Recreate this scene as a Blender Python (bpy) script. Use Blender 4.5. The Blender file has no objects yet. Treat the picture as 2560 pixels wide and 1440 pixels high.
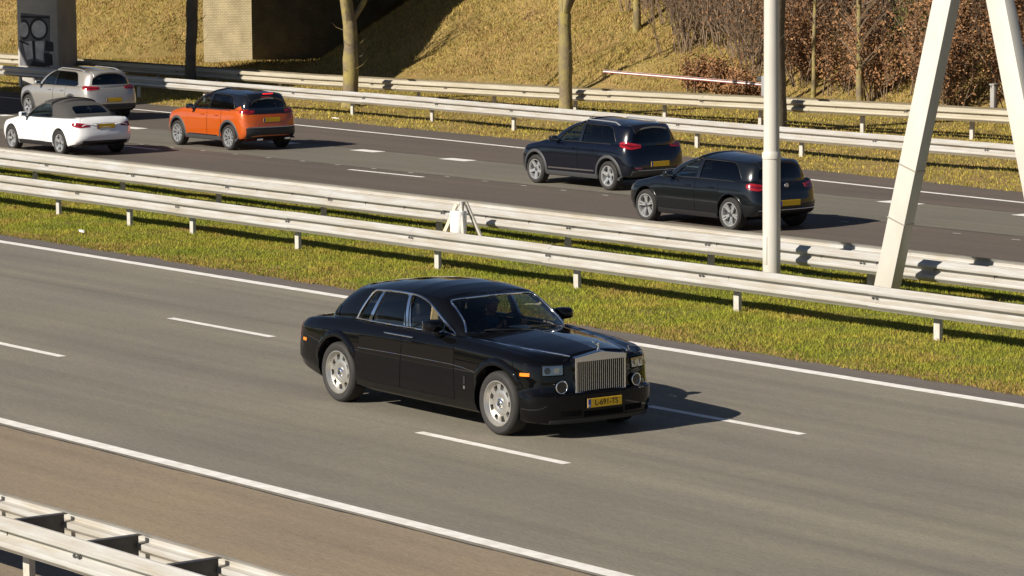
import bpy, bmesh, math, random
import numpy as np
from mathutils import Vector, Matrix
from mathutils.bvhtree import BVHTree

R = math.radians
random.seed(7)
rng = np.random.default_rng(11)
scn = bpy.context.scene
COL = scn.collection

# ------------------------------------------------------------------ camera
CAM_YAW, CAM_PITCH, CAM_ROLL = 2.50761174, 0.115022436, -0.00913546
CAM_LOC = Vector((32.8097823, -24.8935872, 6.50343001))
cy, sy, cp, sp = math.cos(CAM_YAW), math.sin(CAM_YAW), math.cos(CAM_PITCH), math.sin(CAM_PITCH)
fwd = Vector((cy*cp, sy*cp, -sp)); rgt = Vector((sy, -cy, 0)); upv = rgt.cross(fwd)
cr, sr = math.cos(CAM_ROLL), math.sin(CAM_ROLL)
r2 = rgt*cr + upv*sr; u2 = -rgt*sr + upv*cr
cd = bpy.data.cameras.new('camera'); cam = bpy.data.objects.new('camera', cd); COL.objects.link(cam)
cam.matrix_world = Matrix(((r2.x, u2.x, -fwd.x, CAM_LOC.x), (r2.y, u2.y, -fwd.y, CAM_LOC.y),
                           (r2.z, u2.z, -fwd.z, CAM_LOC.z), (0, 0, 0, 1)))
cd.sensor_width = 36.0; cd.lens = 8434.57*36.0/2560.0; cd.clip_start = 0.5; cd.clip_end = 6000
scn.camera = cam

# ------------------------------------------------------------------ sky, sun, exposure
SUN = Vector((-0.04, -1.64, 1.0)).normalized()          # direction towards the sun
SUN_EL = math.asin(SUN.z); SUN_AZ = math.atan2(SUN.x, SUN.y)
w = bpy.data.worlds.new('World'); scn.world = w; w.use_nodes = True
wn = w.node_tree.nodes; wl = w.node_tree.links
sky = wn.new('ShaderNodeTexSky'); sky.sky_type = 'NISHITA'; sky.sun_disc = False
sky.sun_elevation = SUN_EL; sky.sun_rotation = SUN_AZ; sky.air_density = 0.55; sky.dust_density = 0.3
bg = wn['Background']; bg.inputs['Strength'].default_value = 0.05
wl.new(sky.outputs[0], bg.inputs['Color'])
sd = bpy.data.lights.new('sun', 'SUN'); sd.energy = 5.0; sd.angle = R(0.5); sd.color = (1.0, 0.93, 0.82)
so = bpy.data.objects.new('sun', sd); COL.objects.link(so)
so.rotation_euler = SUN.to_track_quat('Z', 'Y').to_euler(); so.location = SUN*60
scn.view_settings.view_transform = 'Standard'; scn.view_settings.look = 'None'
scn.view_settings.gamma = 1.0; scn.view_settings.use_curve_mapping = False
scn.view_settings.exposure = 0.66
scn.render.engine = 'CYCLES'; scn.cycles.max_bounces = 8; scn.cycles.transparent_max_bounces = 12
scn.cycles.use_denoising = True

# ------------------------------------------------------------------ materials
M = {}
def mat(name, color, rough=0.5, metal=0.0, coat=0.0, spec=0.5, var=None, vscale=8.0, bump=0.0, bscale=60.0, stretch=None, emis=None, coatr=0.03):
    """principled; var = second colour mixed in by noise"""
    m = bpy.data.materials.new(name); m.use_nodes = True
    nt = m.node_tree; b = nt.nodes['Principled BSDF']
    b.inputs['Base Color'].default_value = (*color, 1); b.inputs['Roughness'].default_value = rough
    b.inputs['Metallic'].default_value = metal; b.inputs['Coat Weight'].default_value = coat
    b.inputs['Coat Roughness'].default_value = coatr; b.inputs['Specular IOR Level'].default_value = spec
    if emis:
        b.inputs['Emission Color'].default_value = (*emis[0], 1); b.inputs['Emission Strength'].default_value = emis[1]
    if var or bump:
        g = nt.nodes.new('ShaderNodeNewGeometry'); mp = nt.nodes.new('ShaderNodeMapping')
        nt.links.new(g.outputs['Position'], mp.inputs['Vector'])
        if stretch: mp.inputs['Scale'].default_value = stretch
    if var:
        n = nt.nodes.new('ShaderNodeTexNoise'); n.inputs['Scale'].default_value = vscale; n.inputs['Detail'].default_value = 5
        n.inputs['Roughness'].default_value = 0.65
        nt.links.new(mp.outputs[0], n.inputs['Vector'])
        rp = nt.nodes.new('ShaderNodeValToRGB'); rp.color_ramp.elements[0].position = 0.35; rp.color_ramp.elements[1].position = 0.68
        rp.color_ramp.elements[0].color = (*color, 1); rp.color_ramp.elements[1].color = (*var, 1)
        nt.links.new(n.outputs['Fac'], rp.inputs['Fac']); nt.links.new(rp.outputs[0], b.inputs['Base Color'])
    if bump:
        n2 = nt.nodes.new('ShaderNodeTexNoise'); n2.inputs['Scale'].default_value = bscale; n2.inputs['Detail'].default_value = 3
        nt.links.new(mp.outputs[0], n2.inputs['Vector'])
        bp = nt.nodes.new('ShaderNodeBump'); bp.inputs['Strength'].default_value = bump; bp.inputs['Distance'].default_value = 0.02
        nt.links.new(n2.outputs['Fac'], bp.inputs['Height']); nt.links.new(bp.outputs[0], b.inputs['Normal'])
    M[name] = m
    return m

def asphalt(name, dark, light, tint, lanes=None):
    """fine aggregate + long wear streaks along X + soft patches"""
    m = bpy.data.materials.new(name); m.use_nodes = True; nt = m.node_tree; b = nt.nodes['Principled BSDF']
    g = nt.nodes.new('ShaderNodeNewGeometry')
    def noise(sc, scale, det, rg=0.6):
        mp = nt.nodes.new('ShaderNodeMapping'); mp.inputs['Scale'].default_value = sc
        nt.links.new(g.outputs['Position'], mp.inputs['Vector'])
        n = nt.nodes.new('ShaderNodeTexNoise'); n.inputs['Scale'].default_value = scale; n.inputs['Detail'].default_value = det
        n.inputs['Roughness'].default_value = rg
        nt.links.new(mp.outputs[0], n.inputs['Vector']); return n.outputs['Fac']
    def ramp(f, a, bb, p0, p1):
        r = nt.nodes.new('ShaderNodeValToRGB'); r.color_ramp.elements[0].position = p0; r.color_ramp.elements[1].position = p1
        r.color_ramp.elements[0].color = (*a, 1); r.color_ramp.elements[1].color = (*bb, 1)
        nt.links.new(f, r.inputs['Fac']); return r.outputs[0]
    def mix(mode, fac, a, bb):
        x = nt.nodes.new('ShaderNodeMix'); x.data_type = 'RGBA'; x.blend_type = mode; x.inputs['Factor'].default_value = fac
        nt.links.new(a, x.inputs['A']); nt.links.new(bb, x.inputs['B']); return x.outputs['Result']
    base = ramp(noise((1, 1, 1), 26, 8, 0.85), dark, light, 0.34, 0.66)
    streak = ramp(noise((0.05, 1.6, 1), 1.6, 6, 0.62), (0.84, 0.84, 0.85), (1.10, 1.09, 1.07), 0.3, 0.72)
    fine = ramp(noise((1.2, 9, 1), 4.0, 4, 0.7), (0.8, 0.8, 0.8), (1.16, 1.16, 1.15), 0.3, 0.7)
    patch = ramp(noise((0.35, 0.6, 1), 0.5, 3), (0.9, 0.9, 0.9), tint, 0.35, 0.7)
    speck = ramp(noise((1, 1, 1), 22, 2, 0.5), (1, 1, 1), (1.9, 1.85, 1.75), 0.735, 0.80)
    c = mix('MULTIPLY', 1, base, streak); c = mix('MULTIPLY', 1, c, fine); c = mix('MULTIPLY', 1, c, patch); c = mix('MULTIPLY', 1, c, speck)
    if lanes:      # polished wheel tracks and the oil strip between them, lane by lane
        y0, wd = lanes; sx = nt.nodes.new('ShaderNodeSeparateXYZ'); nt.links.new(g.outputs['Position'], sx.inputs[0])
        wob = nt.nodes.new('ShaderNodeMath'); wob.operation = 'MULTIPLY_ADD'; wob.inputs[1].default_value = 0.5; nt.links.new(noise((0.08, 0.3, 1), 1.0, 2), wob.inputs[0]); nt.links.new(sx.outputs['Y'], wob.inputs[2])
        a = nt.nodes.new('ShaderNodeMath'); a.operation = 'SUBTRACT'; a.inputs[1].default_value = y0+0.25; nt.links.new(wob.outputs[0], a.inputs[0])
        d = nt.nodes.new('ShaderNodeMath'); d.operation = 'DIVIDE'; d.inputs[1].default_value = wd; nt.links.new(a.outputs[0], d.inputs[0])
        fr = nt.nodes.new('ShaderNodeMath'); fr.operation = 'FRACT'; nt.links.new(d.outputs[0], fr.inputs[0])
        rp = nt.nodes.new('ShaderNodeValToRGB'); el = rp.color_ramp.elements; vals = [(0.0, 1.06), (0.18, 0.97), (0.27, 0.87), (0.36, 0.98), (0.5, 0.93), (0.64, 0.98), (0.73, 0.87), (0.82, 0.97), (1.0, 1.06)]
        while len(el) < len(vals): el.new(0.5)
        for e_, (p_, v_) in zip(el, vals): e_.position = p_; e_.color = (v_, v_, v_, 1)
        nt.links.new(fr.outputs[0], rp.inputs['Fac']); c = mix('MULTIPLY', 1, c, rp.outputs[0])
    nt.links.new(c, b.inputs['Base Color']); b.inputs['Roughness'].default_value = 0.82; b.inputs['Specular IOR Level'].default_value = 0.3
    bp = nt.nodes.new('ShaderNodeBump'); bp.inputs['Strength'].default_value = 0.35; bp.inputs['Distance'].default_value = 0.01
    nt.links.new(noise((1, 1, 1), 90, 2), bp.inputs['Height']); nt.links.new(bp.outputs[0], b.inputs['Normal'])
    M[name] = m

def foliage(name, cols, scale=1.2, fine=14.0, rough=0.85, island=True):
    """patchy vegetation colours by position, small differences blade by blade"""
    m = bpy.data.materials.new(name); m.use_nodes = True; nt = m.node_tree; b = nt.nodes['Principled BSDF']
    g = nt.nodes.new('ShaderNodeNewGeometry')
    n = nt.nodes.new('ShaderNodeTexNoise'); n.inputs['Scale'].default_value = scale; n.inputs['Detail'].default_value = 6; n.inputs['Roughness'].default_value = 0.7
    nt.links.new(g.outputs['Position'], n.inputs['Vector'])
    rp = nt.nodes.new('ShaderNodeValToRGB'); el = rp.color_ramp.elements
    while len(el) < len(cols): el.new(0.5)
    for i, c in enumerate(cols):
        el[i].position = 0.30+0.42*i/(len(cols)-1); el[i].color = (*c, 1)
    nt.links.new(n.outputs['Fac'], rp.inputs['Fac'])
    hs = nt.nodes.new('ShaderNodeHueSaturation'); nt.links.new(rp.outputs[0], hs.inputs['Color'])
    mr = nt.nodes.new('ShaderNodeMapRange'); mr.inputs['To Min'].default_value = 0.55; mr.inputs['To Max'].default_value = 1.45
    if island: nt.links.new(g.outputs['Random Per Island'], mr.inputs['Value'])
    else:
        n2 = nt.nodes.new('ShaderNodeTexNoise'); n2.inputs['Scale'].default_value = fine; n2.inputs['Detail'].default_value = 5
        nt.links.new(g.outputs['Position'], n2.inputs['Vector']); nt.links.new(n2.outputs['Fac'], mr.inputs['Value'])
        bp = nt.nodes.new('ShaderNodeBump'); bp.inputs['Strength'].default_value = 0.7; bp.inputs['Distance'].default_value = 0.06
        nt.links.new(n2.outputs['Fac'], bp.inputs['Height']); nt.links.new(bp.outputs[0], b.inputs['Normal'])
    nt.links.new(mr.outputs[0], hs.inputs['Value']); nt.links.new(hs.outputs[0], b.inputs['Base Color'])
    b.inputs['Roughness'].default_value = rough; b.inputs['Specular IOR Level'].default_value = 0.15
    M[name] = m

def glass(name, tint, refl=1.0, rough=0.0):
    m = bpy.data.materials.new(name); m.use_nodes = True; nt = m.node_tree
    nt.nodes.remove(nt.nodes['Principled BSDF']); out = nt.nodes['Material Output']
    t = nt.nodes.new('ShaderNodeBsdfTransparent'); t.inputs['Color'].default_value = (*tint, 1)
    gl = nt.nodes.new('ShaderNodeBsdfGlossy'); gl.inputs['Roughness'].default_value = rough; gl.inputs['Color'].default_value = (refl, refl, refl, 1)
    fr = nt.nodes.new('ShaderNodeFresnel'); fr.inputs['IOR'].default_value = 1.55
    mx = nt.nodes.new('ShaderNodeMixShader')
    ge = nt.nodes.new('ShaderNodeNewGeometry'); inv = nt.nodes.new('ShaderNodeMath'); inv.operation = 'SUBTRACT'; inv.inputs[0].default_value = 1.0
    nt.links.new(ge.outputs['Backfacing'], inv.inputs[1]); mu = nt.nodes.new('ShaderNodeMath'); mu.operation = 'MULTIPLY'   # only the outer face of a pane mirrors
    nt.links.new(fr.outputs[0], mu.inputs[0]); nt.links.new(inv.outputs[0], mu.inputs[1])
    nt.links.new(mu.outputs[0], mx.inputs[0]); nt.links.new(t.outputs[0], mx.inputs[1]); nt.links.new(gl.outputs[0], mx.inputs[2])
    nt.links.new(mx.outputs[0], out.inputs['Surface'])
    M[name] = m

asphalt('asphalt_near', (0.150, 0.134, 0.108), (0.252, 0.228, 0.186), (1.05, 1.05, 1.0), (-5.12, 3.54))
asphalt('asphalt_edge', (0.100, 0.088, 0.078), (0.170, 0.150, 0.132), (1.02, 1.0, 1.0))
asphalt('asphalt_shoulder', (0.185, 0.148, 0.104), (0.315, 0.252, 0.178), (1.08, 1.04, 0.98))
asphalt('asphalt_far_dark', (0.082, 0.067, 0.055), (0.146, 0.120, 0.099), (1.05, 1.02, 1.0))
asphalt('asphalt_far_grey', (0.110, 0.100, 0.080), (0.190, 0.172, 0.140), (1.05, 1.05, 1.0))
mat('line_paint', (0.80, 0.77, 0.72), 0.7, var=(0.60, 0.565, 0.51), vscale=5.0, bump=0.2, bscale=80)
mat('line_paint_worn', (0.62, 0.60, 0.55), 0.75, var=(0.33, 0.31, 0.28), vscale=7.0)
mat('steel_galv', (0.485, 0.478, 0.462), 0.50, metal=0.3, var=(0.385, 0.345, 0.28), vscale=1.7, stretch=(0.6, 1, 7), bump=0.12, bscale=9)
mat('steel_weathered', (0.44, 0.40, 0.315), 0.6, metal=0.15, var=(0.33, 0.29, 0.205), vscale=2.4, stretch=(0.4, 1, 6), bump=0.12, bscale=9)
mat('steel_post', (0.52, 0.495, 0.45), 0.6, metal=0.15, var=(0.42, 0.39, 0.33), vscale=9)
mat('steel_dark', (0.055, 0.055, 0.058), 0.55, metal=0.3, var=(0.09, 0.085, 0.08), vscale=6)
mat('white_steel', (0.53, 0.505, 0.45), 0.42, var=(0.46, 0.43, 0.375), vscale=1.4, stretch=(1, 1, 0.5))
mat('grey_steel', (0.30, 0.30, 0.31), 0.5, metal=0.3)
mat('band_steel', (0.42, 0.38, 0.32), 0.5, metal=0.6)
mat('concrete', (0.50, 0.475, 0.435), 0.85, var=(0.40, 0.38, 0.345), vscale=1.2, bump=0.25, bscale=18)
mat('concrete_dark', (0.30, 0.29, 0.27), 0.9, var=(0.24, 0.23, 0.21), vscale=1.0, bump=0.2)
mat('spray_black', (0.018, 0.018, 0.020), 0.7, var=(0.035, 0.035, 0.038), vscale=5)
mat('spray_white', (0.70, 0.69, 0.68), 0.8, var=(0.42, 0.42, 0.42), vscale=3)
mat('spray_grey', (0.13, 0.13, 0.14), 0.8, var=(0.20, 0.20, 0.21), vscale=3)
mat('plastic_white', (0.78, 0.77, 0.75), 0.35)
mat('wood_pale', (0.52, 0.46, 0.36), 0.8, var=(0.40, 0.35, 0.27), vscale=7)
mat('red_paint', (0.15, 0.028, 0.024), 0.6); mat('white_paint', (0.72, 0.70, 0.66), 0.5)
mat('paper', (0.75, 0.74, 0.70), 0.8)
foliage('grass_blade', [(0.32, 0.185, 0.070), (0.285, 0.225, 0.040), (0.235, 0.235, 0.026), (0.175, 0.205, 0.020), (0.090, 0.130, 0.012)], 0.6)
foliage('dead_blade', [(0.34, 0.215, 0.095), (0.27, 0.165, 0.070), (0.20, 0.125, 0.055)], 1.5)
foliage('grass_soil', [(0.22, 0.145, 0.055), (0.150, 0.140, 0.030), (0.125, 0.130, 0.024), (0.075, 0.092, 0.016)], 0.9, island=False)
foliage('verge_blade', [(0.42, 0.265, 0.075), (0.34, 0.25, 0.050), (0.27, 0.235, 0.040), (0.36, 0.245, 0.065), (0.155, 0.180, 0.022)], 0.5)
foliage('verge_soil', [(0.27, 0.175, 0.075), (0.200, 0.165, 0.050), (0.140, 0.135, 0.035), (0.085, 0.095, 0.022)], 0.55, island=False)
foliage('dry_blade', [(0.17, 0.110, 0.050), (0.36, 0.245, 0.082), (0.27, 0.205, 0.055), (0.33, 0.205, 0.080), (0.22, 0.185, 0.042), (0.125, 0.140, 0.026)], 0.55)
foliage('dry_soil', [(0.15, 0.095, 0.048), (0.29, 0.20, 0.075), (0.20, 0.150, 0.048), (0.25, 0.165, 0.062), (0.13, 0.115, 0.034)], 0.55, island=False)
foliage('leaf_copper', [(0.25, 0.120, 0.052), (0.185, 0.090, 0.042), (0.30, 0.160, 0.072), (0.135, 0.075, 0.040)], 0.8)
foliage('leaf_olive', [(0.13, 0.115, 0.030), (0.075, 0.095, 0.020), (0.17, 0.14, 0.045)], 0.8)
mat('twig', (0.135, 0.090, 0.056), 0.9, var=(0.20, 0.140, 0.088), vscale=3)
mat('bark', (0.150, 0.115, 0.075), 0.92, var=(0.290, 0.235, 0.060), vscale=2.2, bump=0.6, bscale=16)
mat('bark_dark', (0.080, 0.062, 0.046), 0.92, var=(0.120, 0.10, 0.06), vscale=3, bump=0.6, bscale=16)

# cars
mat('paint_black', (0.0025, 0.0025, 0.003), 0.015, coat=0.0, spec=0.32)
mat('paint_navy', (0.0020, 0.0030, 0.0075), 0.2, coat=0.6, spec=0.35)
mat('paint_graphite', (0.0045, 0.0055, 0.0070), 0.2, coat=0.7, spec=0.35)
mat('paint_orange', (0.50, 0.088, 0.006), 0.28, metal=0.25, coat=1.0)
mat('paint_white', (0.74, 0.73, 0.72), 0.28, coat=1.0)
mat('paint_silver', (0.40, 0.375, 0.34), 0.30, metal=0.55, coat=1.0)
mat('chrome', (0.86, 0.86, 0.87), 0.06, metal=1.0)
mat('chrome_satin', (0.70, 0.70, 0.70), 0.22, metal=1.0)
mat('gap_black', (0.004, 0.004, 0.004), 0.9, spec=0.1)
mat('trim_black', (0.014, 0.014, 0.015), 0.45)
mat('cladding', (0.040, 0.040, 0.041), 0.6)
mat('gloss_black', (0.006, 0.006, 0.007), 0.08, coat=1.0)
mat('tyre', (0.015, 0.0135, 0.012), 0.75, var=(0.023, 0.020, 0.018), vscale=18)
mat('alloy_silver', (0.56, 0.54, 0.50), 0.36, metal=0.85)
mat('alloy_bright', (0.66, 0.66, 0.66), 0.25, metal=0.75)
mat('alloy_dark', (0.10, 0.10, 0.105), 0.35, metal=0.6)
mat('lamp_red', (0.26, 0.008, 0.014), 0.12, coat=1.0)
mat('lamp_red_lit', (0.6, 0.01, 0.01), 0.2, emis=((1.0, 0.02, 0.015), 1.3))
mat('lamp_dark_red', (0.10, 0.006, 0.010), 0.12, coat=1.0)
mat('lamp_amber', (0.85, 0.22, 0.010), 0.25, coat=1.0)
mat('lamp_bowl', (0.30, 0.31, 0.33), 0.12, metal=0.9)
mat('plate_yellow', (0.88, 0.52, 0.012), 0.4)
mat('plate_blue', (0.02, 0.07, 0.42), 0.45)
mat('plate_ink', (0.008, 0.008, 0.008), 0.6)
mat('soft_top', (0.045, 0.042, 0.040), 0.95, bump=0.2, bscale=120)
mat('leather_dark', (0.020, 0.017, 0.018), 0.55)
mat('leather_cream', (0.10, 0.085, 0.065), 0.55)
mat('dash', (0.040, 0.038, 0.036), 0.7)
mat('jacket', (0.10, 0.09, 0.082), 0.9); mat('shirt', (0.04, 0.12, 0.22), 0.85); mat('skin', (0.42, 0.24, 0.17), 0.55)
mat('hair_grey', (0.12, 0.10, 0.085), 0.8); mat('hair_blond', (0.62, 0.43, 0.17), 0.55, var=(0.74, 0.56, 0.28), vscale=40); mat('coat_dark', (0.03, 0.028, 0.03), 0.9)
glass('glass_car', (0.66, 0.68, 0.68)); glass('glass_screen', (0.72, 0.74, 0.73)); glass('glass_privacy', (0.25, 0.26, 0.27)); glass('glass_lamp', (0.8, 0.82, 0.84))
glass('glass_blue', (0.60, 0.66, 0.68))

# brick paving of the slope under the viaduct
def brick_mat():
    m = bpy.data.materials.new('brick_slope'); m.use_nodes = True; nt = m.node_tree; b = nt.nodes['Principled BSDF']
    tc = nt.nodes.new('ShaderNodeTexCoord'); br = nt.nodes.new('ShaderNodeTexBrick')
    br.inputs['Color1'].default_value = (0.32, 0.265, 0.15, 1); br.inputs['Color2'].default_value = (0.29, 0.235, 0.13, 1); br.inputs['Mortar'].default_value = (0.22, 0.175, 0.10, 1)
    br.inputs['Scale'].default_value = 1.0; br.inputs['Mortar Size'].default_value = 0.012; br.inputs['Brick Width'].default_value = 0.21; br.inputs['Row Height'].default_value = 0.065
    nt.links.new(tc.outputs['UV'], br.inputs['Vector'])
    n = nt.nodes.new('ShaderNodeTexNoise'); n.inputs['Scale'].default_value = 1.3; n.inputs['Detail'].default_value = 6
    nt.links.new(tc.outputs['UV'], n.inputs['Vector'])
    x = nt.nodes.new('ShaderNodeMix'); x.data_type = 'RGBA'; x.blend_type = 'OVERLAY'; x.inputs['Factor'].default_value = 0.6
    nt.links.new(br.outputs['Color'], x.inputs['A']); nt.links.new(n.outputs['Fac'], x.inputs['B']); nt.links.new(x.outputs['Result'], b.inputs['Base Color'])
    bp = nt.nodes.new('ShaderNodeBump'); bp.inputs['Strength'].default_value = 0.8; bp.inputs['Distance'].default_value = 0.03; bp.invert = True
    nt.links.new(br.outputs['Fac'], bp.inputs['Height']); nt.links.new(bp.outputs[0], b.inputs['Normal']); b.inputs['Roughness'].default_value = 0.9
    M['brick_slope'] = m
brick_mat()

# ------------------------------------------------------------------ mesh helpers
def tag(o, label=None, cat=None, group=None, kind=None):
    if label: o['label'] = label
    if cat: o['category'] = cat
    if group: o['group'] = group
    if kind: o['kind'] = kind
    return o
def add_obj(name, me, parent=None, loc=None, rot=None):
    o = bpy.data.objects.new(name, me); COL.objects.link(o)
    if parent: o.parent = parent
    if loc: o.location = loc
    if rot: o.rotation_euler = rot
    return o
def empty(name, loc=(0, 0, 0), rz=0.0):
    o = bpy.data.objects.new(name, None); COL.objects.link(o); o.location = loc; o.rotation_euler = (0, 0, rz); o.empty_display_size = 0.2
    return o
def finish(me, material, smooth=35):
    if material: me.materials.append(M[material] if isinstance(material, str) else material)
    if smooth:
        me.polygons.foreach_set('use_smooth', [True]*len(me.polygons))
        me.set_sharp_from_angle(angle=R(smooth))
    me.update()
    return me
def mk(name, verts, faces, material, parent=None, smooth=35, loc=None, rot=None):
    me = bpy.data.meshes.new(name); me.from_pydata([tuple(v) for v in verts], [], faces)
    finish(me, material, smooth)
    return add_obj(name, me, parent, loc, rot)

class MB:
    def __init__(s): s.v = []; s.f = []
    def add(s, v, f):
        n = len(s.v); s.v += [tuple(a) for a in v]; s.f += [tuple(i+n for i in q) for q in f]; return s
    def box(s, c, d, rz=0.0, mat3=None):
        hx, hy, hz = d[0]/2, d[1]/2, d[2]/2; vs = []
        for sx, sy_, sz in ((-1,-1,-1),(1,-1,-1),(1,1,-1),(-1,1,-1),(-1,-1,1),(1,-1,1),(1,1,1),(-1,1,1)):
            p = Vector((sx*hx, sy_*hy, sz*hz))
            if mat3: p = mat3 @ p
            elif rz: p = Matrix.Rotation(rz, 3, 'Z') @ p
            vs.append((c[0]+p.x, c[1]+p.y, c[2]+p.z))
        return s.add(vs, [(3,2,1,0),(4,5,6,7),(0,1,5,4),(1,2,6,5),(2,3,7,6),(3,0,4,7)])
    def tube(s, path, rad, n=8, closed=False, caps=True, flat=None):
        P = [Vector(p) for p in path]; k = len(P); rads = rad if isinstance(rad, (list, tuple)) else [rad]*k
        T = []
        for i in range(k):
            a = P[(i-1) % k] if (closed or i > 0) else P[i]; b = P[(i+1) % k] if (closed or i < k-1) else P[i]
            t = (b-a); T.append(t.normalized() if t.length > 1e-9 else Vector((0, 0, 1)))
        ref = Vector((0, 0, 1)) if abs(T[0].z) < 0.9 else Vector((1, 0, 0))
        nrm = (ref - T[0]*ref.dot(T[0])).normalized(); vs = []
        for i in range(k):
            nrm = (nrm - T[i]*nrm.dot(T[i])).normalized(); bn = T[i].cross(nrm)
            for j in range(n):
                a = 2*math.pi*j/n
                vs.append(P[i] + (nrm*math.cos(a)*(flat or 1.0) + bn*math.sin(a))*rads[i])
        fs = []; m = k if closed else k-1
        for i in range(m):
            for j in range(n):
                a = i*n+j; b = i*n+(j+1) % n; c = ((i+1) % k)*n+(j+1) % n; d = ((i+1) % k)*n+j
                fs.append((a, b, c, d))
        if caps and not closed:
            fs.append(tuple(range(n-1, -1, -1))); fs.append(tuple((k-1)*n+j for j in range(n)))
        return s.add(vs, fs)
    def lathe(s, prof, n=32, axis='z', c=(0, 0, 0), closed=False):
        """prof: (r, h) list; axis 'y' or 'z'"""
        vs = []; k = len(prof)
        for r, h in prof:
            for j in range(n):
                a = 2*math.pi*j/n
                p = (r*math.cos(a), r*math.sin(a), h) if axis == 'z' else ((r*math.cos(a), h, -r*math.sin(a)) if axis == 'y' else (h, r*math.cos(a), r*math.sin(a)))
                vs.append((p[0]+c[0], p[1]+c[1], p[2]+c[2]))
        fs = []
        for i in range(k if closed else k-1):
            for j in range(n):
                a = i*n+j; b = i*n+(j+1) % n; i2 = (i+1) % k; fs.append((a, b, i2*n+(j+1) % n, i2*n+j))
        return s.add(vs, fs)
    def prism(s, poly, h0, h1, axis='z'):
        """extrude a 2D polygon; axis z: (x,y); y: (x,z); x: (y,z)"""
        k = len(poly)
        def P(a, b, h): return (a, b, h) if axis == 'z' else ((a, h, b) if axis == 'y' else (h, a, b))
        vs = [P(a, b, h0) for a, b in poly] + [P(a, b, h1) for a, b in poly]
        fs = [tuple(range(k-1, -1, -1)), tuple(range(k, 2*k))] + [(i, (i+1) % k, k+(i+1) % k, k+i) for i in range(k)]
        return s.add(vs, fs)
    def build(s, name, material, parent=None, smooth=35, bevel=0.0, loc=None, rot=None, seg=2):
        me = bpy.data.meshes.new(name); me.from_pydata(s.v, [], s.f)
        bm = bmesh.new(); bm.from_mesh(me)
        bmesh.ops.recalc_face_normals(bm, faces=bm.faces)
        if bevel:
            bmesh.ops.bevel(bm, geom=[e for e in bm.edges if e.calc_face_angle(0) > 0.5], offset=bevel, segments=seg, affect='EDGES', profile=0.5)
        bm.to_mesh(me); bm.free()
        finish(me, material, smooth)
        return add_obj(name, me, parent, loc, rot)

def smooth_curve(pts, n, closed=False):
    """Catmull-Rom through pts, n samples evenly in arc length; any dimension"""
    P = np.array(pts, float)
    if closed: Q = np.vstack([P[-1], P, P[0], P[1]])
    else: Q = np.vstack([2*P[0]-P[1], P, 2*P[-1]-P[-2]])
    out = []
    for i in range(1, len(Q)-2):
        p0, p1, p2, p3 = Q[i-1], Q[i], Q[i+1], Q[i+2]
        for t in np.linspace(0, 1, 24, endpoint=False):
            out.append(0.5*((2*p1)+(-p0+p2)*t+(2*p0-5*p1+4*p2-p3)*t*t+(-p0+3*p1-3*p2+p3)*t**3))
    out.append(Q[-2]); out = np.array(out)
    return resample(out, n)
def resample(out, n):
    out = np.array(out, float)
    d = np.r_[0, np.cumsum(np.linalg.norm(np.diff(out, axis=0), axis=1))]
    s = np.linspace(0, d[-1], n)
    return np.stack([np.interp(s, d, out[:, k]) for k in range(out.shape[1])], 1)
def lin(x, xs, ys): return float(np.interp(x, xs, ys))
def sstep(a, b, x):
    t = min(1, max(0, (x-a)/(b-a))); return t*t*(3-2*t)

def apply_mods(o):
    dg = bpy.context.evaluated_depsgraph_get(); dg.update()
    me = bpy.data.meshes.new_from_object(o.evaluated_get(dg))
    old = o.data; o.modifiers.clear(); o.data = me; me.name = old.name
    bpy.data.meshes.remove(old)
    return o
def volume(me):
    bm = bmesh.new(); bm.from_mesh(me); q = bm.calc_volume(signed=True); bm.free(); return q
def boolean(o, cutter, op='DIFFERENCE'):
    """exact boolean; tries again (self-intersection test, tiny shifts) when the result is not plausible"""
    src = o.data.copy(); v0 = volume(src); ok = False; par = o.parent; o.parent = None
    for k, (sv, slf, sh) in enumerate((('MANIFOLD', False, 0.0), ('MANIFOLD', False, 0.0017), ('EXACT', False, 0.0), ('EXACT', True, 0.0), ('EXACT', False, 0.0013))):
        if k: o.data = src.copy()
        cutter.location = (sh*0.7, sh*0.3, sh)
        m = o.modifiers.new('b', 'BOOLEAN'); m.object = cutter; m.operation = op; m.solver = sv; m.use_self = slf
        apply_mods(o); v1 = volume(o.data)
        ok = (0.45*v0 < v1 <= v0*1.0005) if op == 'DIFFERENCE' else (1e-6 < v1 < v0*0.6)
        if ok: break
    if not ok: print('BOOLEAN FAILED', o.name, op, v0, v1); o.data = src.copy()
    o.parent = par
    bpy.data.meshes.remove(src)
def kill(o):
    me = o.data; bpy.data.objects.remove(o); bpy.data.meshes.remove(me)
def resmooth(o, ang=35):
    me = o.data
    me.polygons.foreach_set('use_smooth', [True]*len(me.polygons)); me.set_sharp_from_angle(angle=R(ang))

# ------------------------------------------------------------------ the setting: ground, roads, lines
def vn1(x): return math.sin(x*2.1)+0.6*math.sin(x*5.3+1.7)
def sheet(name, xs, ylo, yhi, z, material, kind='structure', parent=None):
    v = []; f = []
    for i, x in enumerate(xs):
        v += [(x, ylo(x) if callable(ylo) else ylo, z), (x, yhi(x) if callable(yhi) else yhi, z)]
        if i: f.append((2*i-2, 2*i, 2*i+1, 2*i-1))
    o = mk(name, v, f, material, parent, smooth=0)
    if kind: tag(o, kind=kind)
    return o
LX = list(np.linspace(-260, 120, 96))
mk('ground', [(-3000, -3000, -0.12), (3000, -3000, -0.12), (3000, 3000, -0.12), (-3000, 3000, -0.12)], [(0, 1, 2, 3)], 'verge_soil', smooth=0)['kind'] = 'structure'
yA, yB, yC, yD = 5.586, 1.928, -1.577, -5.12
sheet('near_road', LX, -5.30, 5.70, 0.0, 'asphalt_near')
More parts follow.
